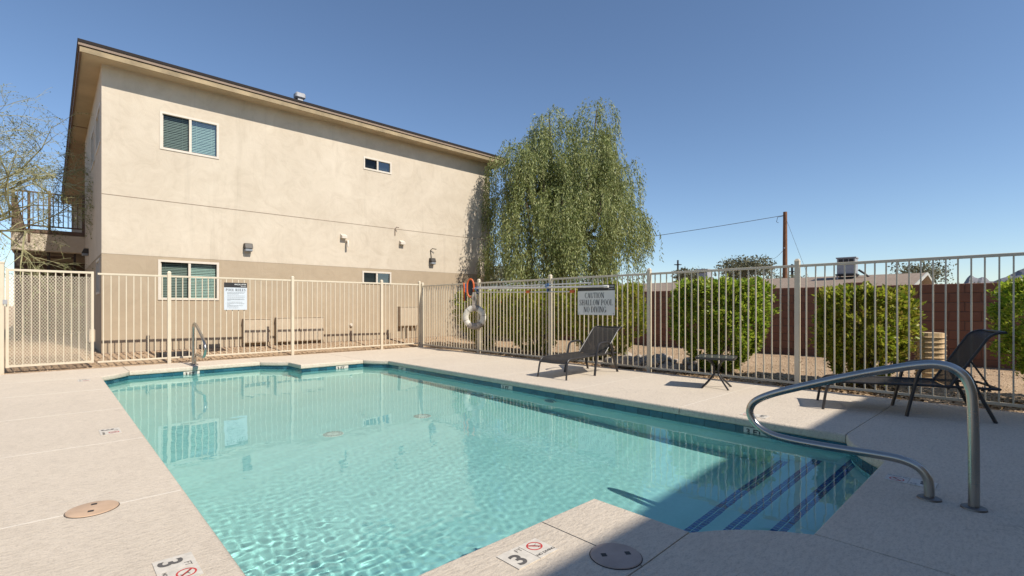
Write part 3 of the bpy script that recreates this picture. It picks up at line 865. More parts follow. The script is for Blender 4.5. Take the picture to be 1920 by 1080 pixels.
MB().box(GX0-.03, GX0+.02, GY-.06, GY-.02, 1.05, 1.12).build('latch', M['galv'], gt)
gp = empty('gate_post', (-0.56, 11.06, 0), 0, 'thick cream gate post at the left edge of the picture', 'post')
q = MB().box(-.045, .045, -.045, .045, -.05, 1.72).build('shaft', M['fence'], gp, bevel=0.006); MB().box(-.05, .05, -.05, .05, 1.72, 1.745).build('cap', M['fence'], gp)

# ------------------------------------------------------------------ lettering
class Glyphs:
    """narrow roman capitals drawn from stems, hairlines, serifs and bowls (unit height)"""
    def __init__(s, wf=1.0): s.wf = wf; s.q = []
    def quad(s, *p): s.q.append(list(p))
    def stem(s, x, w_, y0=0, y1=1): s.quad((x, y0), (x+w_, y0), (x+w_, y1), (x, y1))
    def serif(s, x, w_, y, up): 
        h = 0.05*(1 if up else -1); s.quad((x-.06, y), (x+w_+.06, y), (x+w_+.06, y+h), (x-.06, y+h))
    def bar(s, x0, x1, y, h=.065): s.quad((x0, y), (x1, y), (x1, y+h), (x0, y+h))
    def diag(s, x0, y0, x1, y1, w_): s.quad((x0, y0), (x0+w_, y0), (x1+w_, y1), (x1, y1))
    def bowl(s, cx, cy, rx, ry, a0, a1, thick=.13, thin=.035, n=16):
        pr = None
        for i in range(n+1):
            a = R(a0 + (a1-a0)*i/n); c, d = math.cos(a), math.sin(a)
            thin = max(thin, .06); th = thin + (thick-thin)*c*c
            o = (cx+rx*c, cy+ry*d); e = (cx+(rx-th)*c, cy+(ry-min(th, thin+ .01))*d)
            if pr: s.quad(pr[0], o, e, pr[1])
            pr = (o, e)
    def glyph(s, ch):
        s.q = []; T = .145; t = .07
        if ch == 'I': s.stem(.08, T); s.serif(.08, T, 0, 1); s.serif(.08, T, 1, 0); return .29
        if ch == 'L': s.stem(.08, T); s.serif(.08, T, 0, 1); s.serif(.08, T, 1, 0); s.bar(.2, .52, 0, .04); s.stem(.49, .035, 0, .25); return .58
        if ch == 'T': s.stem(.24, T); s.serif(.24, T, 0, 1); s.bar(.02, .59, .955); s.stem(.02, .035, .75, 1); s.stem(.555, .035, .75, 1); return .61
        if ch == 'H':
            for x in (.08, .48): s.stem(x, T); s.serif(x, T, 0, 1); s.serif(x, T, 1, 0)
            s.bar(.2, .5, .48); return .69
        if ch == 'U': s.stem(.08, T, .3, 1); s.serif(.08, T, 1, 0); s.stem(.52, t, .3, 1); s.serif(.52, t, 1, 0); s.bowl(.325, .3, .245, .32, 180, 360, T, .05); return .66
        if ch == 'N': s.stem(.09, t); s.serif(.09, t, 0, 1); s.serif(.07, t, 1, 0); s.stem(.53, t); s.serif(.53, t, 1, 0); s.diag(.46, 0, .08, 1, T); return .68
        if ch == 'A': s.diag(.07, 0, .29, 1, t); s.diag(.45, 0, .27, 1, T); s.serif(.06, t, 0, 1); s.serif(.45, T, 0, 1); s.bar(.15, .46, .33); return .65
        if ch == 'V': s.diag(.26, 0, .05, 1, T); s.diag(.30, 0, .52, 1, t); s.serif(.05, T, 1, 0); s.serif(.52, t, 1, 0); return .64
        if ch == 'W':
            s.diag(.20, 0, .04, 1, T); s.diag(.24, 0, .40, 1, t); s.diag(.52, 0, .36, 1, T); s.diag(.56, 0, .74, 1, t); s.serif(.04, T, 1, 0); s.serif(.74, t, 1, 0); return .84
        if ch == 'O': s.bowl(.34, .5, .29, .51, 0, 360, .14, .035, 28); return .68
        if ch == 'C': s.bowl(.34, .5, .29, .51, 52, 308, .14, .035, 24); s.stem(.50, .04, .70, .97); return .61
        if ch == 'G': s.bowl(.34, .5, .29, .51, 52, 320, .14, .035, 24); s.stem(.50, .04, .70, .97); s.stem(.49, T, .03, .42); s.serif(.49, T, .44, 0); return .68
        if ch == 'D': s.stem(.08, T); s.bar(.02, .3, 0, .04); s.bar(.02, .3, .96, .04); s.bowl(.28, .5, .33, .5, -90, 90, .14, .04); return .67
        if ch in 'PR':
            s.stem(.08, T); s.serif(.08, T, 0, 1); s.bar(.02, .3, .96, .04); s.bar(.2, .3, .45, .04); s.bowl(.28, .725, .25, .275, -90, 90, T, .04, 12)
            if ch == 'R': s.diag(.47, 0, .27, .46, T); s.serif(.5, T*.8, 0, 1)
            return .57 if ch == 'P' else .66
        if ch == 'E': s.stem(.08, T); s.bar(.02, .5, 0, .04); s.bar(.02, .49, .96, .04); s.bar(.2, .4, .48, .04); s.stem(.47, .035, 0, .22); s.stem(.46, .035, .8, 1); return .55
        if ch == 'S':
            s.bowl(.28, .74, .21, .27, 30, 200, .12, .04, 12); s.bowl(.28, .26, .22, .27, -160, 30, .12, .04, 12); s.diag(.37, .26, .075, .70, .14)
            s.stem(.44, .035, .72, .98); s.stem(.06, .035, .02, .28); return .54
        return .26
    def text(s, txt, height, width=None):
        x = 0; polys = []
        for ch in txt:
            ad = s.glyph(ch)
            for q in s.q: polys.append([((x + p[0])*height*s.wf, p[1]*height) for p in q])
            x += ad
        tot = x*height*s.wf
        k = 1.0 if width is None else width/tot
        return [[(p[0]*k, p[1]) for p in q] for q in polys], tot*k

def serif_line(name, txt, height, width, parent, mat, x, y, align='C', off=0.0):
    """flat lettering in the parent's local x, z plane, facing -y"""
    polys, tot = Glyphs(0.9).text(txt, height, width)
    x0 = x - tot/2 if align == 'C' else x
    q = MB()
    for i, p in enumerate(polys):
        yy = off - 0.0004 - 0.00004*(i % 9)
        q.face([(x0+a, yy, y+b) for a, b in p])
    return q.build(name, mat, parent)

def font_line(name, txt, size, parent, mat, loc, rot=(0, 0, 0), align='LEFT', bold=0.0, sx=1.0):
    c = bpy.data.curves.new(name, 'FONT'); c.body = txt; c.size = size; c.align_x = align; c.offset = bold
    tmp = bpy.data.objects.new(name + '_tmp', c)
    me = bpy.data.meshes.new_from_object(tmp); bpy.data.objects.remove(tmp)
    me.materials.clear(); me.materials.append(mat); me.name = name
    o = link(name, me, parent, loc); o.rotation_euler = rot; o.scale = (sx, 1, 1)
    return o

# the caution sign hangs on the right fence and faces the pool
sg = empty('caution_sign', (7.052, 5.33, 0.893), R(-90), 'grey sign reading CAUTION SHALLOW POOL NO DIVING on the right fence', 'sign')
# local x runs along -Y (left to right as read from the pool)
MB().box(-.405, .405, -.004, .004, 0, .535).build('panel', M['signgrey'], sg, bevel=0.002)
MB().box(-.405, .405, -.0052, -.0042, .43, .535).build('header', M['ink'], sg)
serif_line('lettering', 'CAUTION', .094, .43, sg, M['ink'], -.03, .300, off=-.005)
serif_line('lettering', 'SHALLOW POOL', .100, .735, sg, M['ink'], .0, .172, off=-.005)
serif_line('lettering', 'NO DIVING', .100, .50, sg, M['ink'], -.02, .048, off=-.005)
font_line('lettering', 'MACALLISTER', .038, sg, M['white'], (.385, -.0062, .488), (R(90), 0, 0), 'RIGHT', .0006)
font_line('lettering', 'phoenix', .034, sg, M['white'], (.385, -.0062, .450), (R(90), 0, 0), 'RIGHT')
for x in (-.38, .38):
    for z in (.03, .5): MB().lathe([(0, .004), (.008, .003), (.01, 0)], (x, -.005, z), 10, Matrix.Rotation(R(90), 4, 'X')).build('screw', M['galv'], sg)

rg = empty('pool_rules_sign', (2.727, 11.005, 0.975), R(-0.8), 'pale grey POOL RULES sign with black header on the far fence', 'sign')
MB().box(-.207, .207, -.003, .003, 0, .545).build('panel', M['signblue'], rg, bevel=0.0015)
MB().box(-.207, .207, -.0042, -.0032, .448, .545).build('header', M['ink'], rg)
serif_line('lettering', 'POOL RULES', .050, .36, rg, M['ink'], 0, .375, off=-.004)
font_line('lettering', 'MACALLISTER', .034, rg, M['white'], (.19, -.0052, .500), (R(90), 0, 0), 'RIGHT', .0006)
font_line('lettering', 'phoenix', .030, rg, M['white'], (.19, -.0052, .464), (R(90), 0, 0), 'RIGHT')
rl = MB(); random.seed(4)
for z, wds in ((.345, .32), (.328, .30), (.312, .2), (.278, .31), (.262, .0), (.250, .31), (.216, .30), (.202, .31), (.186, .06), (.150, .27), (.122, .31), (.108, .05), (.082, .28), (.068, .2), (.036, .2)):
    x = -.15
    while x < -.15 + wds:
        l = random.uniform(.012, .04)
        rl.face([(x, -.0045, z), (min(x+l, -.15+wds), -.0045, z), (min(x+l, -.15+wds), -.0045, z+.008), (x, -.0045, z+.008)]); x += l + .006
tag(rl.build('rule_lines', M['inkgrey'], rg), kind='stuff')

# depth markers set in the deck
def depth_marker(x, y, rot, label, num='3', word=True, s=1.0, faded=False):
    d = empty('depth_marker', (x, y, 0.001), rot, label, 'depth marker', 'depth markers on the deck')
    ink = M['numgrey']; 
    MB().box(-.118*s, .005*s, -.068*s, .068*s, 0, .003).build('number_tile', M['markerwhite'], d)
    MB().box(.008*s, .118*s, -.068*s, .068*s, 0, .003).build('symbol_tile', M['markerwhite'], d)
    font_line('number', num, .115*s, d, ink, (-.098*s, -.052*s, .0036), bold=.003*s, sx=1.05)
    font_line('lettering', 'FT', .035*s, d, ink, (-.035*s, .028*s, .0036))
    q = MB(); nn = 28; r0, r1 = .030*s, .037*s; cx, cy = .062*s, .020*s
    for i in range(nn):
        a, b = 2*math.pi*i/nn, 2*math.pi*(i+1)/nn
        q.face([(cx+r0*math.cos(a), cy+r0*math.sin(a)*.95, .0036), (cx+r1*math.cos(a), cy+r1*math.sin(a)*.95, .0036), (cx+r1*math.cos(b), cy+r1*math.sin(b)*.95, .0036), (cx+r0*math.cos(b), cy+r0*math.sin(b)*.95, .0036)])
    e = .0032*s
    q.face([(cx-.023*s-e, cy+.023*s-e, .0037), (cx+.023*s-e, cy-.023*s-e, .0037), (cx+.023*s+e, cy-.023*s+e, .0037), (cx-.023*s+e, cy+.023*s+e, .0037)])
    q.build('prohibition_ring', M['red'], d)
    k = MB()       # the little diving figure
    for (ax, ay, bx, by, w_) in ((-.012, .016, .004, .002, .003), (.004, .002, .012, -.014, .0035), (.004, .004, .019, .010, .002), (-.012, .016, -.02, .012, .002), (.012, -.014, .006, -.022, .002), (.012, -.014, .019, -.02, .002)):
        a = Vector((cx+ax*s, cy+ay*s)); b = Vector((cx+bx*s, cy+by*s)); dn = (b-a).normalized(); nn_ = Vector((-dn.y, dn.x))*w_*s*.5
        k.face([(*(a-nn_), .0040), (*(b-nn_), .0040), (*(b+nn_), .0040), (*(a+nn_), .0040)])
    k.build('diver_symbol', M['ink'], d)
    if word: font_line('lettering', 'NO DIVING', .0205*s, d, M['ink'], (.010*s, -.052*s, .0036), bold=.0004)
    return d
depth_marker(1.478, 1.474, R(0.5), 'white 3 FT no diving tile nearest the shadow edge on the near deck')
depth_marker(0.372, 2.345, R(-90), 'white 3 FT no diving tile at the bottom left of the deck')
depth_marker(0.370, 5.30, R(-90), 'white depth tile halfway along the left deck edge')
depth_marker(0.357, 9.20, R(-90), 'worn depth tile at the far end of the left deck')
depth_marker(3.755, 0.51, R(90), 'shaded depth tile beside the foot of the near handrail')
depth_marker(4.93, 1.84, R(90), 'worn depth tile on the right deck seen through the handrail loop')
# white depth tiles in the waterline row
def water_marker(x, y, rot, label):
    d = empty('waterline_marker', (x, y, -0.125), rot, label, 'depth marker', 'white depth tiles in the waterline row')
    MB().box(-.12, .12, -.004, .012, -.035, .042).build('tile', M['markerwhite'], d)
    font_line('lettering', '3 FT', .068, d, M['ink'], (-.098, -.0048, -.02), (R(90), 0, 0), bold=.0022, sx=1.15)
water_marker(1.80, 10.043, 0, 'white 3 FT tile in the far waterline beside the far handrail')
water_marker(4.05, 9.014, 0, 'white 3 FT tile in the far waterline right of the notch')
water_marker(4.775, 8.05, R(-90), 'white 3 FT tile in the right waterline near the far corner')
water_marker(4.772, 5.18, R(-90), 'white 3 FT tile in the right waterline near the first lounger')
water_marker(4.769, 1.76, R(-90), 'white FT tile in the right waterline inside the handrail loop')

# skimmer lids
def lid(x, y, r, m, rot, label):
    d = empty('skimmer_lid', (x, y, 0.0), rot, label, 'lid', 'round skimmer lids')
    MB().lathe([(0, .010), (r*.86, .009), (r*.97, .006), (r, .0), (r, -.02)], (0, 0, 0), 40).build('cover', m, d)
    MB().lathe([(r*.99, .0025), (r*1.012, .002), (r*1.018, .0005)], (0, 0, 0), 40).build('rim', M['sealdark_lidshadow'], d)  # near-black ring painted in as the thin shadow round the lid
    for s_ in (-1, 1): MB().box(s_*r*.48-.011, s_*r*.48+.011, -.012, .012, .0095, .0108).build('finger_hole', M['ink'], d)
lid(0.162, 3.335, 0.109, M['lid'], R(80), 'round tan skimmer lid in the sunlit left deck')
lid(1.732, 1.205, 0.108, M['lidbrown'], R(-35), 'round brown skimmer lid in the shade of the near deck')

# ------------------------------------------------------------------ handrails
PROF = [(0.394, -0.06), (0.394, 0.06), (0.405, 0.12), (0.445, 0.165), (0.52, 0.188), (0.64, 0.19), (0.85, 0.184), (1.06, 0.184), (1.19, 0.197), (1.275, 0.235), (1.325, 0.29),
        (1.335, 0.345), (1.305, 0.40), (1.235, 0.447), (1.13, 0.495), (0.95, 0.563), (0.74, 0.637), (0.55, 0.696), (0.43, 0.727), (0.36, 0.735), (0.30, 0.722), (0.255, 0.684), (0.232, 0.63), (0.221, 0.55), (0.216, 0.3), (0.216, -0.06)]
def smooth_path(p, k=4):
    out = []
    P_ = [Vector(q) for q in p]
    for i in range(len(P_)-1):
        a, b, c, d = P_[max(i-1, 0)], P_[i], P_[i+1], P_[min(i+2, len(P_)-1)]
        for j in range(k):
            t_ = j/k
            out.append(0.5*((2*b) + (c-a)*t_ + (2*a-5*b+4*c-d)*t_*t_ + (3*b-a-3*c+d)*t_**3))
    out.append(P_[-1]); return out
def handrail(x, fn, label):
    h = empty('pool_handrail', (x, fn(0.3), 0), 0, label, 'handrail', 'steel pool handrails')
    y0 = fn(0.3)
    MB().tube(smooth_path([(0, fn(a)-y0, z) for a, z in PROF], 4), 0.0235, 14).build('tube', M['steel'], h)
    for a in (0.394, 0.216):
        MB().lathe([(0.024, .014), (.042, .013), (.052, .008), (.054, 0)], (0, fn(a)-y0, 0.0005), 28).build('base_flange', M['railbase'], h)
handrail(3.49, lambda a: a, 'large steel handrail looping over the tiled pool steps')
handrail(1.90, lambda a: 10.47-(a-0.216)*0.86, 'small steel handrail standing on the far coping')

# ------------------------------------------------------------------ loungers
def lounger(loc, rz, back_deg, label):
    L = empty('sun_lounger', loc, rz, label, 'lounger', 'black sling sun loungers')
    W = 0.25; zs = 0.285; s0 = 0.05; hinge = 0.92
    def sling(path, name, parent, wd):
        q = MB(); n_ = len(path); v = []; f = []
        for (x, z) in path:
            for k in range(7):
                u = -1 + 2*k/6; sag = -0.012*(1-u*u)
                v.append((x, u*wd, z+sag))
        for i in range(n_-1):
            for k in range(6):
                a = i*7+k; f.append((a, a+1, a+8, a+7))
        q.quadmesh(v, f, True); return q.build(name, M['sling'], parent)
    seat = [(-0.035, zs-0.06), (-0.02, zs-0.025), (0.01, zs-0.004), (0.06, zs+0.004)] + [(0.06 + (hinge-0.06)*i/6, zs + 0.004 + 0.012*i/6) for i in range(1, 7)]
    sling(seat, 'seat_sling', L, W-0.012)
    b = R(back_deg); c, s = math.cos(b), math.sin(b)
    bl = 0.52
    bp = [(hinge + 0.015 + c*bl*i/6, zs + 0.02 + s*bl*i/6) for i in range(7)]
    e = bp[-1]; curl = []
    for i in range(1, 5):
        a2 = b - R(back_deg-4)*i/4
        e = (e[0] + 0.035*math.cos(a2), e[1] + 0.035*math.sin(a2)); curl.append(e)
    sling(bp + curl, 'back_sling', L, W-0.012)
    for sgn in (-1, 1):
        y = sgn*W
        MB().tube([(x, y, z) for x, z in seat + [(1.28, zs+0.014)]], 0.013, 8).build('seat_rail', M['frame'], L)
        MB().tube([(x, y*.985, z) for x, z in bp + curl], 0.012, 8).build('back_rail', M['frame'], L)
        MB().tube([(-0.03, y, zs-0.045), (-0.05, y*1.02, zs-0.11), (-0.075, y*1.06, 0.0)], 0.0135, 8).build('leg', M['frame'], L)
        # arm hoop: front leg, arm, rear leg in one bent tube
        yo = y*1.10
        arm = smooth_path([(0.60, yo*1.04, 0.0), (0.655, yo, 0.25), (0.69, yo, 0.40), (0.73, yo, 0.462), (0.82, yo, 0.482), (0.95, yo, 0.485), (1.02, yo, 0.462), (1.07, yo, 0.40), (1.13, yo, 0.25), (1.24, yo*1.04, 0.0)], 4)
        MB().tube(arm, 0.019, 8, flat=0.8).build('arm_leg', M['frame'], L)
        MB().tube([(0.655, yo, zs+.004), (0.655, y, zs+.004)], .011, 6).build('bracket', M['frame'], L)
        MB().tube([(1.12, yo, zs+.012), (1.12, y, zs+.012)], .011, 6).build('bracket', M['frame'], L)
        # prop and notched rack that hold the back
        tx, tz = hinge + 0.015 + c*bl*0.55, zs + 0.02 + s*bl*0.55
        MB().tube([(tx, y*.93, tz), (1.22, y*.93, zs+0.02)], 0.008, 6).build('prop', M['frame'], L)
        rk = MB()
        for k in range(4):
            x = 1.06 + k*.045; rk.quadmesh([(x, y*.95-.003, zs-.012), (x+.03, y*.95-.003, zs-.012), (x+.012, y*.95-.003, zs+.035), (x, y*.95+.003, zs-.012), (x+.03, y*.95+.003, zs-.012), (x+.012, y*.95+.003, zs+.035)], [(0,1,2),(5,4,3),(0,3,4,1),(1,4,5,2),(2,5,3,0)])
        rk.build('notched_rack', M['frame'], L)
    for x, z in ((-0.033, zs-0.058), (hinge, zs+.0), (1.28, zs+.014)):
        MB().tube([(x, -W, z), (x, W, z)], 0.011, 8).build('cross_bar', M['frame'], L)
    MB().tube([(curl[-1][0], -W*.985, curl[-1][1]), (curl[-1][0], W*.985, curl[-1][1])], 0.012, 8).build('head_bar', M['frame'], L)
    MB().tube([(0.35, -W, zs), (0.37, -W*.5, zs-.045), (0.37, W*.5, zs-.045), (0.35, W, zs)], 0.009, 6).build('seat_brace', M['frame'], L)
    return L
lounger((5.375, 4.80, 0), R(3), 43, 'black mesh sun lounger in full sun on the far right deck')
lounger((6.02, 1.50, 0), R(-70), 60, 'black mesh sun lounger half in shade at the right deck corner')

# ------------------------------------------------------------------ side table
tb = empty('side_table', (6.26, 2.81, 0), R(17), 'small square black glass patio table between the two loungers', 'table')
q = MB(); hs = 0.23
def rsq(h, r, n_=5):
    out = []
    for cx, cy, a0 in ((h-r, h-r, 0), (-h+r, h-r, 90), (-h+r, -h+r, 180), (h-r, -h+r, 270)):
        for i in range(n_+1):
            a = R(a0 + 90*i/n_); out.append((cx + r*math.cos(a), cy + r*math.sin(a)))
    return out
MB().prism(rsq(hs-.012, .03), 0.392, 0.400).build('glass_top', M['tableglass'], tb)
o_, i_ = rsq(hs, .035), rsq(hs-.016, .022)
for k in range(len(o_)):
    j = (k+1) % len(o_)
    for zz, fl_ in ((.404, 0), (.378, 1)):
        p = [(*o_[k], zz), (*o_[j], zz), (*i_[j], zz), (*i_[k], zz)]
        q.face(p if fl_ == 1 else rev(p))
    q.face([(*o_[k], .378), (*o_[j], .378), (*o_[j], .404), (*o_[k], .404)]); q.face([(*i_[j], .378), (*i_[k], .378), (*i_[k], .404), (*i_[j], .404)])
q.build('rim', M['frame'], tb)
for k in range(4):
    a = R(45 + 90*k); c, s = math.cos(a), math.sin(a)
    MB().tube(smooth_path([(c*.16, s*.16, .38), (c*.10, s*.10, .345), (c*.045, s*.045, .28), (c*.035, s*.035, .21), (c*.06, s*.06, .15), (c*.225, s*.225, 0.0)], 4), 0.010, 8, flat=1.3).build('leg', M['frame'], tb)
q = MB()
for i in range(16):
    a, b = 2*math.pi*i/16, 2*math.pi*(i+1)/16
    q.tube([(.036*math.cos(a), .036*math.sin(a), .215), (.036*math.cos(b), .036*math.sin(b), .215)], .006, 5, cap=False)
q.build('leg_ring', M['frame'], tb)

# ------------------------------------------------------------------ safety gear on the right fence
rg_ = empty('life_ring', (7.0, 8.66, 0.80), R(-56), 'white life ring with torn grey cover hanging on the fence post', 'life ring')
def torus(mb, Rr, rr, a0, a1, n_, m_, flat=0.7, wob=0.0):
    v = []; f = []
    for i in range(n_+1):
        a = R(a0 + (a1-a0)*i/n_); w_ = 1 + wob*math.sin(a*13)*math.cos(a*5)
        for k in range(m_):
            b = 2*math.pi*k/m_
            v.append(((Rr + rr*w_*math.cos(b))*math.cos(a), rr*w_*flat*math.sin(b) - .05, (Rr + rr*w_*math.cos(b))*math.sin(a)))
    for i in range(n_):
        for k in range(m_):
            f.append((i*m_+k, i*m_+(k+1) % m_, (i+1)*m_+(k+1) % m_, (i+1)*m_+k))
    mb.quadmesh(v, f, True)
q = MB(); torus(q, .205, .070, 0, 360, 48, 12); q.build('ring', M['ringwhite'], rg_)
for a0, a1 in ((62, 100), (232, 322)):
    q = MB(); torus(q, .205, .074, a0, a1, 14, 12, .74, .05); q.build('torn_cover', M['canvas'], rg_)
for a in (10, 130, 200):
    q = MB(); torus(q, .205, .0715, a-1.2, a+1.2, 2, 12, .72); q.build('seam_band', M['canvas'], rg_)
q = MB(); rr_ = random.Random(8)
for i in range(9):
    x = -.055 + .013*i
    q.tube(smooth_path([(x*.6, -.03, .56), (x, -.05 + rr_.uniform(-.02, .02), .44), (x*1.2 + rr_.uniform(-.02, .02), -.06, .32), (x, -.08, .2)], 3), .012, 5)
q.build('hanging_rope', M['canvas'], rg_)
# long aluminium poles laid along the fence
def hpole(y0, y1, z0, z1, r, x, label, name='rescue_pole', end=None):
    p = empty(name, (x, y0, z0), 0, label, 'pole', 'aluminium poles hung on the right fence')
    MB().tube([(0, 0, 0), (0, (y1-y0)*.5, (z1-z0)*.5 - .006), (0, y1-y0, z1-z0)], r, 10).build('shaft', M['pole_alu'], p)
    return p
p1 = hpole(8.95, 5.06, 1.455, 1.392, .019, 7.022, 'upper pale rescue pole reaching across the caution sign')
MB().tube([(0, -3.82, -.064), (0, -3.91, -.065)], .0225, 10).build('end_grip', M['white'], p1)
MB().tube(smooth_path([(0, .0, 0), (0, .10, .02), (0, .26, .01), (0, .40, -.06), (0, .46, -.18), (0, .40, -.30), (0, .28, -.34)], 5), .006, 6).build('hook', M['galv'], p1)
p2 = hpole(8.85, 5.43, 1.475, 1.465, .014, 7.052, 'thin pale pole lying just behind the upper rescue pole')
p3 = hpole(9.05, 5.80, 1.372, 1.318, .012, 7.03, 'lower thin pole with orange clips along the right fence')
for y in (-2.05, -3.2): 
    MB().box(-.02, .02, y-.055, y+.055, -.045+(-.016*y*0), .01).build('orange_clip', M['orange'], p3, bevel=.008, loc=(0, 0, .016*y + .02))
for y, nm in ((8.62, 1), (6.46, 2)):
    hk = empty('pole_hook', (7.03, y, 1.46), 0, 'blue plastic pole hook on the fence post %s' % ('above the life ring' if nm == 1 else 'left of the caution sign'), 'hook', 'blue pole hooks')
    MB().box(-.018, .02, -.016, .016, -.14, .03).build('plate', M['bluecap'], hk, bevel=.006)
    MB().tube(smooth_path([(-.02, 0, -.03), (-.05, 0, -.05), (-.06, 0, -.02), (-.055, 0, .02)], 4), .010, 8).build('claw', M['bluecap'], hk)
sk = empty('leaf_skimmer', (6.98, 8.80, 1.46), R(25), 'orange framed leaf skimmer net hung above the life ring', 'skimmer')
rim = [(0.0, .085*math.cos(2*math.pi*i/28)*(1.0 if abs(math.cos(2*math.pi*i/28)) > .2 else 1.0), .205*math.copysign(abs(math.sin(2*math.pi*i/28))**.75, math.sin(2*math.pi*i/28))) for i in range(29)]
MB().tube(rim, .019, 8, cap=False).build('frame', M['orange'], sk)
nt_ = MB(); nt_.face([(.006, y*.82, z*.82) for _, y, z in rim[:-1]]); nt_.build('net', M['ink'], sk)
br = empty('pool_brush', (7.0, 9.06, 1.37), 0, 'narrow orange pool brush standing upright at the pole end', 'brush')
MB().tube(smooth_path([(0, .02, .215), (0, 0, .15), (0, -.005, 0), (0, -.01, -.12), (0, -.02, -.2)], 4), .020, 8).build('back', M['orange'], br)
MB().box(.012, .05, -.018, .012, -.19, .19).build('bristles', M['bluecap'], br)

# ------------------------------------------------------------------ river rocks
rk_me = []
rr_ = random.Random(21)
for k in range(6):
    bm = bmesh.new(); bmesh.ops.create_icosphere(bm, subdivisions=2, radius=1.0)
    f1 = [rr_.uniform(-.16, .16) for _ in range(6)]
    for v in bm.verts:
        n_ = v.co.normalized(); v.co *= 1 + f1[0]*n_.x*n_.y*2 + f1[1]*n_.y*n_.z*2 + f1[2]*n_.x**2 + f1[3]*n_.z + f1[4]*math.sin(3*n_.x+k)
    me = bpy.data.meshes.new('river_rock'); bm.to_mesh(me); bm.free(); me.materials.append(M['rock'])
    for p in me.polygons: p.use_smooth = True
    rk_me.append(me)
for k in range(95):
    t_ = rr_.random()
    x = 7.22 + 1.35*rr_.random()**1.2; y = 4.62 + rr_.gauss(0, .36) + (x-7.2)*.34
    s = rr_.uniform(.045, .115)*(1 if k < 70 else .75)
    o = link('river_rock', rk_me[k % 6], None, (x, y, gz(x, y) + s*.35 + (.06 if rr_.random() < .3 and abs(y-4.7) < .4 else 0)))
    o.scale = (s*rr_.uniform(.85, 1.3), s*rr_.uniform(.85, 1.2), s*rr_.uniform(.6, .9)); o.rotation_euler = (rr_.uniform(-.3, .3), rr_.uniform(-.3, .3), rr_.uniform(0, 6.28))
    tag(o, 'rounded river rock in the pile behind the right fence', 'rock', 'river rocks piled behind the right fence')

# ------------------------------------------------------------------ stacked resin stools
ORD = ['topmost', 'second from top', 'third from top', 'fourth from top', 'fifth from top', 'sixth from top', 'seventh from top', 'eighth from top', 'ninth from top', 'lowest']
def stool_part():
    body = MB(); rim_ = MB(); n_ = 28
    def ell(r, z, tw=0): return [(r*1.0*math.copysign(abs(math.cos(2*math.pi*i/n_))**.6, math.cos(2*math.pi*i/n_)), r*.95*math.copysign(abs(math.sin(2*math.pi*i/n_))**.6, math.sin(2*math.pi*i/n_)), z) for i in range(n_)]
    rings = [ell(.163, 0.0), ell(.160, .012), ell(.153, .014), ell(.150, .064)]
    v = [p for r_ in rings for p in r_]; f = []
    for j in range(3):
        for i in range(n_): f.append((j*n_+i, j*n_+(i+1) % n_, (j+1)*n_+(i+1) % n_, (j+1)*n_+i))
    body.quadmesh(v, f, False)
    body.face(ell(.150, .064))
    arm = MB()
    for a in (-62, -118, 62, 118):
        m_ = Matrix.Rotation(R(a + 15), 4, 'Z')
        pts = [m_ @ Vector(p) for p in ((.145, -.035, .018), (.175, -.028, .03), (.175, .028, .03), (.145, .035, .018), (.145, -.03, .052), (.165, -.02, .05), (.165, .02, .05), (.145, .03, .052))]
        arm.quadmesh(pts, [(0,1,2,3)[::-1],(4,5,6,7),(0,1,5,4),(1,2,6,5),(2,3,7,6)])
    slot = MB()
    for a in (-40, -90):
        m_ = Matrix.Rotation(R(a), 4, 'Z'); slot.box(.148, .1545, -.02, .02, .026, .05, m_)
    return body.mesh('shell', M['stool']), arm.mesh('hand_grip', M['stool']), slot.mesh('slot', M['trim'])
sb, sa, ss = stool_part()
for k in range(10):
    z = gz(8.78, .98) + (9-k)*0.0685
    s_ = empty('plastic_stool', (8.78, 0.98, z), R(20), 'beige plastic stool, %s of the stack by the brown wall' % ORD[k], 'stool', 'stacked beige plastic stools')
    link('shell', sb, s_); link('hand_grip', sa, s_); link('slot', ss, s_)

# ------------------------------------------------------------------ block wall
bw = empty('block_wall', (0, 0, 0), 0, 'brown slump block wall along the gravel yard behind the hedges', 'wall')
WXB = 11.0; bh = 0.156; bl_ = 0.395; z0w = 0.045
blk = MB().box(-.09, .09, .004, bl_-.004, .004, bh-.004).mesh('block', M['block'])
bm = bmesh.new(); bm.from_mesh(blk)
bmesh.ops.bevel(bm, geom=list(bm.edges), offset=0.008, segments=1, affect='EDGES'); bm.to_mesh(blk); bm.free()
cnt = 0; rest = MB(); rr_ = random.Random(2)
for r_ in range(9):
    for k in range(-24, 40):
        y = k*bl_ + (bl_/2 if r_ % 2 else 0); z = z0w - .02 + r_*bh
        if 0.0 <= y <= 12.0 and cnt < 300 and r_ >= 0:
            o = link('block', blk, bw, (WXB + .09 + rr_.uniform(-.003, .003), y, z)); cnt += 1
        else:
            rest.box(WXB+rr_.uniform(-.003, .003), WXB+.18, y+.004, y+bl_-.004, z+.004, z+bh-.004)
tag(rest.build('block_courses', M['block'], bw), kind='stuff')
MB().box(WXB+.008, WXB+.172, -9.4, 15.7, -.1, z0w+9*bh-.03).build('mortar', M['mortar'], bw)
MB().box(WXB-.012, WXB+.2, 2.18, 2.50, -.05, z0w+9*bh+.045).build('pilaster', M['block'], bw, bevel=.01)

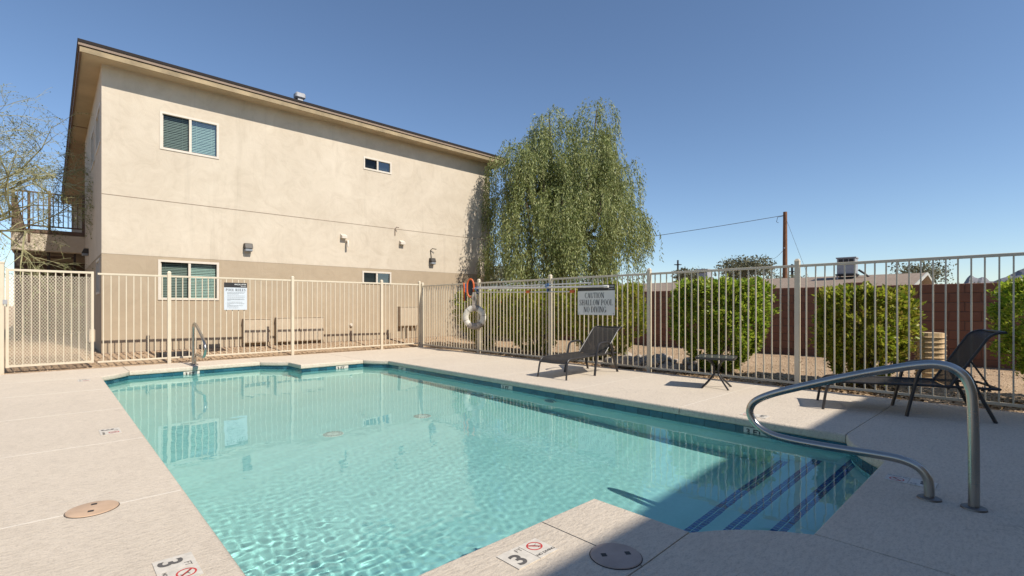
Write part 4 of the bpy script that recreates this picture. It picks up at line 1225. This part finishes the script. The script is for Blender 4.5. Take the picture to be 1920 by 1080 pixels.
# ------------------------------------------------------------------ leaves
def leaves(P_, D_, size, name, mat, parent, seed, asp=0.42, fold=0.25):
    """one folded leaf blade per point; D_ is the way each leaf points"""
    rs = np.random.RandomState(seed); n = len(P_)
    D_ = D_/np.linalg.norm(D_, axis=1, keepdims=True)
    rnd = rs.normal(size=(n, 3)); S = np.cross(D_, rnd); S /= np.linalg.norm(S, axis=1, keepdims=True)
    U = np.cross(S, D_); L = (size*(0.7 + 0.6*rs.rand(n)))[:, None]; Wd = L*asp*.5
    mid = P_ + D_*L*.45
    v = np.stack([P_, mid + S*Wd + U*Wd*fold, P_ + D_*L, mid - S*Wd + U*Wd*fold], 1).reshape(-1, 3)
    b = np.arange(n)[:, None]*4
    f = np.concatenate([b + np.array([[0, 1, 2]]), b + np.array([[0, 2, 3]])], 1).reshape(-1, 3)
    me = bpy.data.meshes.new(name)
    me.vertices.add(len(v)); me.vertices.foreach_set('co', v.ravel())
    me.loops.add(len(f)*3); me.loops.foreach_set('vertex_index', f.ravel().astype(np.int32))
    me.polygons.add(len(f)); me.polygons.foreach_set('loop_start', (np.arange(len(f))*3).astype(np.int32))
    me.update(calc_edges=True); me.validate(); me.materials.append(mat)
    return link(name, me, parent)

def bush(x, y, rx, ry, top, label, seed, mat, n=7000, size=0.05, skew=0.0):
    o = empty('hedge_shrub', (x, y, gz(x, y)), 0, label, 'shrub', 'clipped shrubs behind the right fence')
    rs = np.random.RandomState(seed)
    nc = n//17
    # twig clumps over the outside of the shrub, thinner towards the foot, with gaps between them
    h = rs.rand(nc)**0.72; a = rs.rand(nc)*2*np.pi
    prof = np.interp(h, [0, .06, .2, .42, .65, .86, .96, 1.0], [.16, .30, .58, .86, .97, .95, .86, .70])
    sq = 1/np.maximum(np.abs(np.cos(a)), np.abs(np.sin(a)))**.35
    r = prof*sq*(1 + .07*np.sin(3*a+seed+4*h) + .06*np.sin(7*a+2*seed+9*h))*(1 - np.abs(rs.normal(0, .085, nc)))
    top_in = rs.rand(nc) < .26
    r = np.where(top_in, np.sqrt(rs.rand(nc))*.88, r); h = np.where(top_in, .93 + .06*rs.rand(nc), h)
    C = np.stack([r*rx*np.cos(a), r*ry*np.sin(a), h*top + .03*np.sin(9*a+seed)*h], 1)
    N_ = np.stack([np.cos(a)*(1-.8*top_in), np.sin(a)*(1-.8*top_in), .25 + .9*top_in], 1) + rs.normal(0, .3, (nc, 3))
    N_ /= np.linalg.norm(N_, axis=1, keepdims=True)
    m_ = rs.randint(22, 58, nc); idx_ = np.repeat(np.arange(nc), m_)
    t_ = rs.rand(len(idx_)) ** .8
    P_ = C[idx_] + N_[idx_]*(t_*.085 - .05)[:, None] + rs.normal(0, 1, (len(idx_), 3))*(.018 + .030*(1-t_))[:, None]
    inner = np.clip(rs.normal(0, 1, (n//3, 3)), -1.5, 1.5)*np.array([rx*.42, ry*.42, top*.20]) + np.array([0, 0, top*.62])
    P_ = np.concatenate([P_, inner]); D_ = np.concatenate([N_[idx_]*.8, inner*np.array([1, 1, .2])]) + rs.normal(0, .55, P_.shape) + np.array([0, 0, .25])
    ok = P_[:, 2] > .03
    leaves(P_[ok], D_[ok], size, 'foliage', mat, o, seed+1, 0.46)
    st = MB(); rr = random.Random(seed)
    for k in range(11):
        a = rr.random()*6.28; q = rr.uniform(.25, .75)
        st.tube([(rr.uniform(-.06, .06), rr.uniform(-.06, .06), -.03), (math.cos(a)*rx*q*.35, math.sin(a)*ry*q*.35, top*.25), (math.cos(a)*rx*q*.8, math.sin(a)*ry*q*.8, top*.6), (math.cos(a)*rx*q, math.sin(a)*ry*q, top*.88)], [.022, .016, .010, .005], 5)
    st.build('stem', M['bark'], o)
    return o
bush(7.92, 3.52, .58, .75, 1.42, 'wide bright green shrub between the table and the fence post', 1, M['leaf'], 9000, .066)
bush(7.88, 1.56, .56, .53, 1.24, 'yellow green shrub left of the stool stack', 2, M['leaf_y'], 7000, .064)
bush(7.92, -0.38, .60, .74, 1.31, 'dark green shrub at the right edge behind the lounger', 3, M['leaf'], 7000, .052)
sh_a = bush(7.95, 5.85, .64, .92, 1.43, 'green shrub with orange blooms behind the caution sign', 4, M['leaf_y'], 8500, .055)
sh_b = bush(7.98, 7.68, .64, .88, 1.38, 'mottled green shrub right of the life ring', 6, M['leaf_y'], 7500, .055)
bush(8.05, 9.45, .66, .90, 1.40, 'narrow shrub nearest the building behind the life ring', 9, M['leaf_y'], 6500, .055)
for sh, fo in ((sh_a, [(-.62, -.43, 1.17), (-.62, -.70, .97), (-.60, -.78, 1.02), (-.62, .60, .75)]), (sh_b, [(-.62, -.25, 1.05), (-.62, .15, .8), (-.6, .5, 1.15)])):
    for (x, y, z) in fo:
        b_ = MB()
        for k in range(6):
            a = k*1.047; b_.face([(x, y, z), (x-.01, y+.022*math.cos(a), z+.022*math.sin(a)), (x-.03, y+.03*math.cos(a+.4), z+.03*math.sin(a+.4)), (x-.01, y+.022*math.cos(a+.9), z+.022*math.sin(a+.9))])
        b_.build('bloom', M['orange'], sh)

# dry leaf litter under the shrubs
rs = np.random.RandomState(14); lt = []
for cx, cy, k in ((7.4, 1.75, 700), (7.5, 3.5, 450), (7.5, 5.9, 350), (7.5, 7.8, 350), (7.5, -.2, 250)):
    for _ in range(k):
        x, y = cx + rs.normal(0, .22), cy + rs.normal(0, .42)
        if x > 7.12: lt.append((x, y, gz(x, y) + .012 + .012*rs.rand()))
lt = np.array(lt); ldir = rs.normal(size=lt.shape)*np.array([1, 1, .25])
M['litter'] = mat_island('dry_leaves', [(0.05, 0.032, 0.018), (0.12, 0.075, 0.035), (0.22, 0.14, 0.06)], 0.9)
tag(leaves(lt, ldir, .05, 'leaf_litter', M['litter'], None, 15, .45), 'dry brown leaf litter on the gravel under the shrubs', 'leaf litter', kind='stuff')

# ------------------------------------------------------------------ the weeping tree
def weeping_tree(x, y):
    o = empty('weeping_tree', (x, y, gz(x, y)), 0, 'tall weeping evergreen tree with hanging foliage at the end of the building', 'tree')
    rr = random.Random(12); rs = np.random.RandomState(12)
    tr = MB(); tr.tube(smooth_path([(0, 0, -.1), (.05, .03, 1.2), (-.05, .1, 2.2), (.1, 0, 3.3)], 4), [.24 - .008*i for i in range(13)], 9)
    tr.build('trunk', M['bark'], o)
    lb = MB(); rx_ = Vector((0.685*0+0.728, -0.685)); 
    right = Vector((0.728, -0.685, 0)); fwd = Vector((0.685, 0.728, 0))
    # crown lobes: (right offset, depth offset, top height, radius)
    lobes = [(-.55, .1, 7.36, .62), (1.32, 0, 7.44, .70), (-.95, .1, 6.7, .55), (1.75, -.2, 6.6, .5), (-1.70, -.1, 6.25, .90), (-2.35, .2, 5.0, .55), (2.05, .1, 5.9, .70), (2.40, -.1, 4.3, .50), (0.42, -.3, 5.9, .85), (-.95, -.6, 6.05, .9), (1.0, -.7, 6.1, .95),
             (0.3, .9, 6.0, 1.1), (-1.4, 1.0, 5.6, 1.0), (1.5, 1.0, 5.9, .95), (-.2, -1.2, 4.5, 1.0), (1.25, -1.3, 4.5, .95), (-1.5, -1.0, 4.3, .9), (2.1, -.7, 4.2, .6), (-2.1, -.5, 3.5, .7), (.5, -1.5, 3.3, .9), (-.9, -1.5, 3.1, .8), (1.7, -1.3, 3.0, .7)]
    pts = []; dirs = []
    for i, (a, d, top, rad) in enumerate(lobes):
        a *= .80; c = right*a + fwd*d
        lb.tube(smooth_path([(0.02, 0, 1.8 + .1*(i % 4)), tuple(c*.35 + Vector((0, 0, 2.6+top*.12))), tuple(c*.8 + Vector((0, 0, top*.72))), tuple(c + Vector((0, 0, top-.25)))], 4), [.10 - .0070*k for k in range(13)], 6)
        for s_ in range(int(23*rad*rad) + 7):
            an = rr.random()*6.283; q = rr.random()**.42
            base = c + Vector((math.cos(an), math.sin(an), 0))*rad*q
            zt0 = top - rad*.95*q**2.2 - rr.random()*.25
            ln0 = rr.uniform(.8, 2.1)*(.6+.4*q); wd = rr.uniform(.08, .17)
            out = Vector((math.cos(an), math.sin(an), 0))*rr.uniform(.06, .30)
            for st_ in range(rr.randint(7, 12)):
                p = base + Vector((rr.gauss(0, wd), rr.gauss(0, wd), 0)); zt = zt0 + rr.gauss(0, .07); ln = ln0*rr.uniform(.7, 1.08)
                zb = max(zt-ln, .95 + rr.random()*.8)
                nleaf = int((zt-zb)/.038)
                for k in range(nleaf):
                    f = k/max(1, nleaf)
                    pp = p + out*math.sin(min(1, f*2.2)*1.57) + Vector((rr.gauss(0, .028), rr.gauss(0, .028), zt + .10*math.sin(min(1, f*4)*3.14) - f*(zt-zb)))
                    pts.append(tuple(pp)); dirs.append((rr.gauss(0, .42) + out.x, rr.gauss(0, .42) + out.y, -.9 if f > .10 else .25))
    lb.build('limb', M['bark'], o)
    leaves(np.array(pts), np.array(dirs), .095, 'foliage', M['leaf_w'], o, 31, 0.27, .3)
weeping_tree(11.86, 10.23)

# ------------------------------------------------------------------ palo verde at the left
def paloverde(x, y):
    o = empty('palo_verde_tree', (x, y, -0.03), 0, 'sparse palo verde tree with thin bare green twigs at the left edge', 'tree')
    rr = random.Random(77)
    tr = MB(); tr.tube(smooth_path([(0, 0, -.1), (.05, 0, 1.0), (.15, -.05, 2.0), (.2, -.1, 3.0)], 4), [.15 - .006*i for i in range(13)], 8)
    tr.build('trunk', M['paloverde'], o)
    br = MB(); tw = MB(); lp = []; ld = []
    def grow(p, d, L, r, lev):
        path = [p]; q = p.copy(); dd = d.copy(); n_ = 5
        for i in range(n_):
            dd = (dd + Vector((rr.gauss(0, .13), rr.gauss(0, .13), rr.gauss(0, .09) - (.05 if lev >= 2 else 0)))).normalized()
            q = q + dd*(L/n_); path.append(q.copy())
        (br if lev < 2 else tw).tube(path, [max(.0022, r*(1-.75*i/n_)) for i in range(n_+1)], 5 if lev < 2 else 3, cap=False)
        if lev >= 3:
            for i in range(1, n_+1, 2):
                lp.append(tuple(path[i])); ld.append((rr.gauss(0, 1), rr.gauss(0, 1), rr.gauss(0, 1)))
        if lev >= 4: return
        kids = (4, 5, 4, 4)[lev]
        for k in range(kids):
            t_ = rr.uniform(.25, 1.0); i = min(n_-1, int(t_*n_)); b = path[i].lerp(path[i+1], t_*n_-i)
            ax = Vector((rr.gauss(0, 1), rr.gauss(0, 1), rr.gauss(0, .7))).normalized()
            nd = (dd*.75 + ax*.75 + Vector((0, 0, .06 if lev < 2 else -.12))).normalized()
            grow(b, nd, L*rr.uniform(.42, .68), r*.44, lev+1)
    for a, up in ((-50, .75), (-20, 1.0), (12, .7), (-38, .42), (40, 1.0), (100, .8), (170, .7), (-110, .8), (-75, 1.1), (-44, 1.3), (-40, .15), (-36, .7), (-52, .45)):
        d = Vector((math.cos(R(a)), math.sin(R(a)), up)).normalized()
        grow(Vector((.18, -.08, 2.3 + rr.random()*.7)), d, rr.uniform(2.1, 2.7), .045, 0)
    br.build('branch', M['paloverde'], o); tag(tw.build('twigs', M['paloverde'], o), kind='stuff')
    leaves(np.array(lp), np.array(ld), .035, 'leaflets', M['leaf_pv'], o, 5, .5)['kind'] = 'stuff'
paloverde(-2.05, 16.9)

# ------------------------------------------------------------------ what stands beyond the walls
def round_tree(x, y, zt, r, label, seed, n=2600, size=.34, zc=None, mat='leaf_far', trunk=True, sq=0.8):
    o = empty('desert_tree', (x, y, 0.0), 0, label, 'tree', 'trees beyond the walls')
    rs = np.random.RandomState(seed); P_ = []
    for k in range(12):
        c = rs.normal(0, .48, 3)*np.array([r, r, r*.45*sq]); c[2] += zt - r*.85*sq
        q = rs.normal(size=(n//12, 3)); q /= np.linalg.norm(q, axis=1, keepdims=True); q *= (rs.rand(n//12, 1)**.4)*r*.46
        P_.append(c + q*np.array([1, 1, .8]))
    P_ = np.concatenate(P_); D_ = rs.normal(size=P_.shape) + np.array([0, 0, -.2])
    leaves(P_, D_, size, 'crown', M[mat], o, seed, .5)
    MB().tube([(0, 0, -.1), (.1, 0, zt*.35), (-.1, .1, zt*.75)], [.22, .16, .08], 7).build('trunk', M['bark'], o)
round_tree(56.6, 22.1, 7.3, 3.2, 'broad grey green tree rising behind the roof left of the utility pole', 41, 3800, .30)
round_tree(52.3, 26.3, 5.6, 1.5, 'small dark tree beside the left rooftop cooler', 42, 1200, .3)
round_tree(62.0, 31.5, 5.6, 1.9, 'low dark tree near the distant thin pole', 43, 1200, .3, mat='leaf_w')
round_tree(62.5, 19.5, 5.3, 2.6, 'low spreading tree just left of the utility pole base', 44, 1500, .3)
round_tree(77.5, 9.5, 7.2, 3.3, 'open brown tree behind the white gable end', 45, 1700, .34)
round_tree(85.0, 6.0, 4.9, 3.0, 'low olive bush right of the white gable end', 46, 1300, .36)
round_tree(9.8, 48.0, 5.2, 3.4, 'hazy tree seen under the eave past the building end', 47, 1600, .34)
round_tree(-9.5, 38.0, 6.0, 3.2, 'bushy green tree far behind the palo verde', 48, 2600, .3, mat='leaf_w')
round_tree(-6.5, 34.0, 4.4, 2.2, 'low green tree behind the gate', 49, 1600, .28, mat='leaf_w')
round_tree(24.0, 27.0, 5.0, 2.6, 'pale tree between the building end and the weeping tree', 50, 1800, .28)

def house(xr, y0, y1, zr, zeave, half, label, gable_front=False):
    h = empty('neighbour_house', (0, 0, 0), 0, label, 'house', 'single storey houses beyond the block wall')
    MB().box(xr-half+.5, xr+half-.5, y0+.5, y1-.5, -.03, zeave+.02).build('wall', M['wallpaint'], h)
    q = MB(); t_ = .12
    for s_ in (-1, 1):
        e = [(xr, y0, zr), (xr, y1, zr), (xr+s_*half, y1, zeave), (xr+s_*half, y0, zeave)]
        if s_ > 0: e = rev(e)
        q.face(e); q.face(rev([(a, b, c-t_) for a, b, c in e]))
    q.build('roof', M['shingle'], h)
    for yy in (y0+.48, y1-.48):
        g_ = MB(); g_.face([(xr-half+.5, yy, zeave-.1), (xr+half-.5, yy, zeave-.1), (xr, yy, zr-.15)]); g_.build('gable', M['wallpaint'], h)
    for s_ in (-1, 1):
        b_ = MB(); a = Vector((xr, y0-.02, zr+.02)); b = Vector((xr+s_*half, y0-.02, zeave+.02))
        b_.quadmesh([tuple(a), tuple(b), tuple(b+Vector((0, 0, -.13))), tuple(a+Vector((0, 0, -.13))), tuple(a+Vector((0, .05, 0))), tuple(b+Vector((0, .05, 0))), tuple(b+Vector((0, .05, -.13))), tuple(a+Vector((0, .05, -.13)))],
            [(0,1,2,3),(4,7,6,5),(0,4,5,1),(3,2,6,7)])
        b_.build('barge_board', M['wallpaint'], h)
    return h
house(30.0, 3.45, 30.0, 2.62, 1.55, 5.5, 'long low house with tan shingle roof and white gable behind the block wall')
def cooler(x, y, z, s, label):
    c = empty('rooftop_cooler', (x, y, z), R(4), label, 'cooler', 'rooftop coolers')
    MB().box(-.42*s, .42*s, -.42*s, .42*s, .08*s, .92*s).build('cabinet', M['galv'], c, bevel=.02)
    MB().box(-.46*s, .46*s, -.46*s, .46*s, .92*s, .98*s).build('lid', M['galv'], c)
    for k in range(3): MB().box(-.432*s, -.421*s, (-.34+.24*k)*s, (-.14+.24*k)*s, .66*s, .88*s).build('louvre', M['ink'], c)
    MB().box(-.48*s, .48*s, -.48*s, .48*s, .0, .08*s).build('pan', M['ink'], c)
    for sx in (-1, 1):
        for sy in (-1, 1): MB().box(sx*.4*s-.03, sx*.4*s+.03, sy*.4*s-.03, sy*.4*s+.03, -.35, 0).build('leg', M['galv'], c)
    MB().tube([(0, -.5*s, .3*s), (0, -.75*s, .1*s), (.1, -.95*s, -.1)], .05, 6).build('duct', M['ink'], c)
cooler(29.2, 6.45, 2.58, .92, 'grey rooftop cooler on the tan roof right of the utility pole')
cooler(30.0, 14.25, 2.60, .78, 'smaller grey rooftop cooler on the tan roof left of the pole')

up_ = empty('utility_pole', (32.69, 10.44, 0), 0, 'tall brown wooden utility pole beyond the tan roof', 'pole')
MB().tube([(0, 0, -.2), (0, 0, 3), (.02, 0, 6.8)], [.15, .135, .11], 12).build('shaft', M['polewood'], up_)
MB().box(-.16, .16, -.03, .03, 4.55, 4.63).build('bracket', M['galv'], up_)
MB().tube([(-.05, .1, 6.55), (-.2, .35, 6.5), (-.25, .4, 6.2), (-.2, .3, 6.15)], .015, 5).build('drop_loop', M['ink'], up_)
def wire(a, b, sag, r, label):
    a = Vector(a); b = Vector(b)
    q = MB().tube([a.lerp(b, i/24) - Vector((0, 0, sag*4*(i/24)*(1-i/24))) for i in range(25)], r, 5)
    tag(q.build('overhead_wire', M['ink']), label, 'wire', 'overhead wires')
wire((32.69, 10.44, 6.6), (20.5, 23.5, 4.2), .15, .016, 'dark overhead wire running from the pole top to the weeping tree')
wire((32.75, 10.44, 6.5), (31.0, 8.2, 1.2), .0, .008, 'thin guy wire slanting down right of the utility pole')
wire((32.69, 10.44, 4.6), (56.0, 19.6, 6.2), .35, .012, 'thin lower wire from the pole towards the grey tree')
fp = empty('distant_pole', (65.16, 34.81, 0), 0, 'small dark distant utility pole left of the rooftop cooler', 'pole', 'distant utility poles')
MB().tube([(0, 0, 0), (0, 0, 7.6)], [.16, .12], 8).build('shaft', M['ink'], fp); MB().box(-.35, .35, -.4, .4, 6.9, 7.0).build('crossarm', M['ink'], fp)
fp = empty('distant_pole', (69.0, 21.2, 0), 0, 'small dark distant pole just left of the tall fence post', 'pole', 'distant utility poles')
MB().tube([(0, 0, 0), (0, 0, 6.4)], [.17, .14], 8).build('shaft', M['ink'], fp); MB().box(-.2, .2, -.35, .35, 5.4, 5.5).build('crossarm', M['ink'], fp)

# far mountains
from mathutils import noise as mnoise
mt_ = MB(); ny_, nx_ = 90, 22
prof = [(1500, 0), (700, 30), (520, 110), (400, 60), (322, 110), (290, 200), (268, 238), (240, 205), (205, 222), (178, 180), (150, 195), (110, 215), (60, 262), (0, 285), (-60, 330), (-160, 360), (-300, 300), (-500, 380), (-800, 250), (-1200, 300), (-1700, 40)]
py_ = [p[0] for p in prof][::-1]; pz_ = [p[1] for p in prof][::-1]
v = []
for j in range(ny_+1):
    y = -700 + 1500*(j/ny_)
    hh = float(np.interp(y, py_, pz_))
    for i in range(nx_+1):
        x = 3500 + 1000*i/nx_; u = i/nx_
        e = max(0, 1 - abs(u-.6)/.6)
        z = .86*hh*e**1.1 + hh*.12*e*(mnoise.fractal(Vector((x*.006, y*.012, 0)), 1, 2, 5)) * (1 if abs(u-.6) > .02 else .3)
        v.append((x, y, z - 6))
f = []
for j in range(ny_):
    for i in range(nx_): a = j*(nx_+1)+i; f.append((a, a+1, a+nx_+2, a+nx_+1))
mt_.quadmesh(v, f)
tag(mt_.build('mountains', M['mountain']), kind='structure')
# a low wall and planting seen through the gate
lw = MB(); lw.box(-14, -1.6, 25.0, 25.2, -.03, 1.5); tag(lw.build('boundary_wall', M['block']), 'brown boundary wall far behind the gate', 'wall')
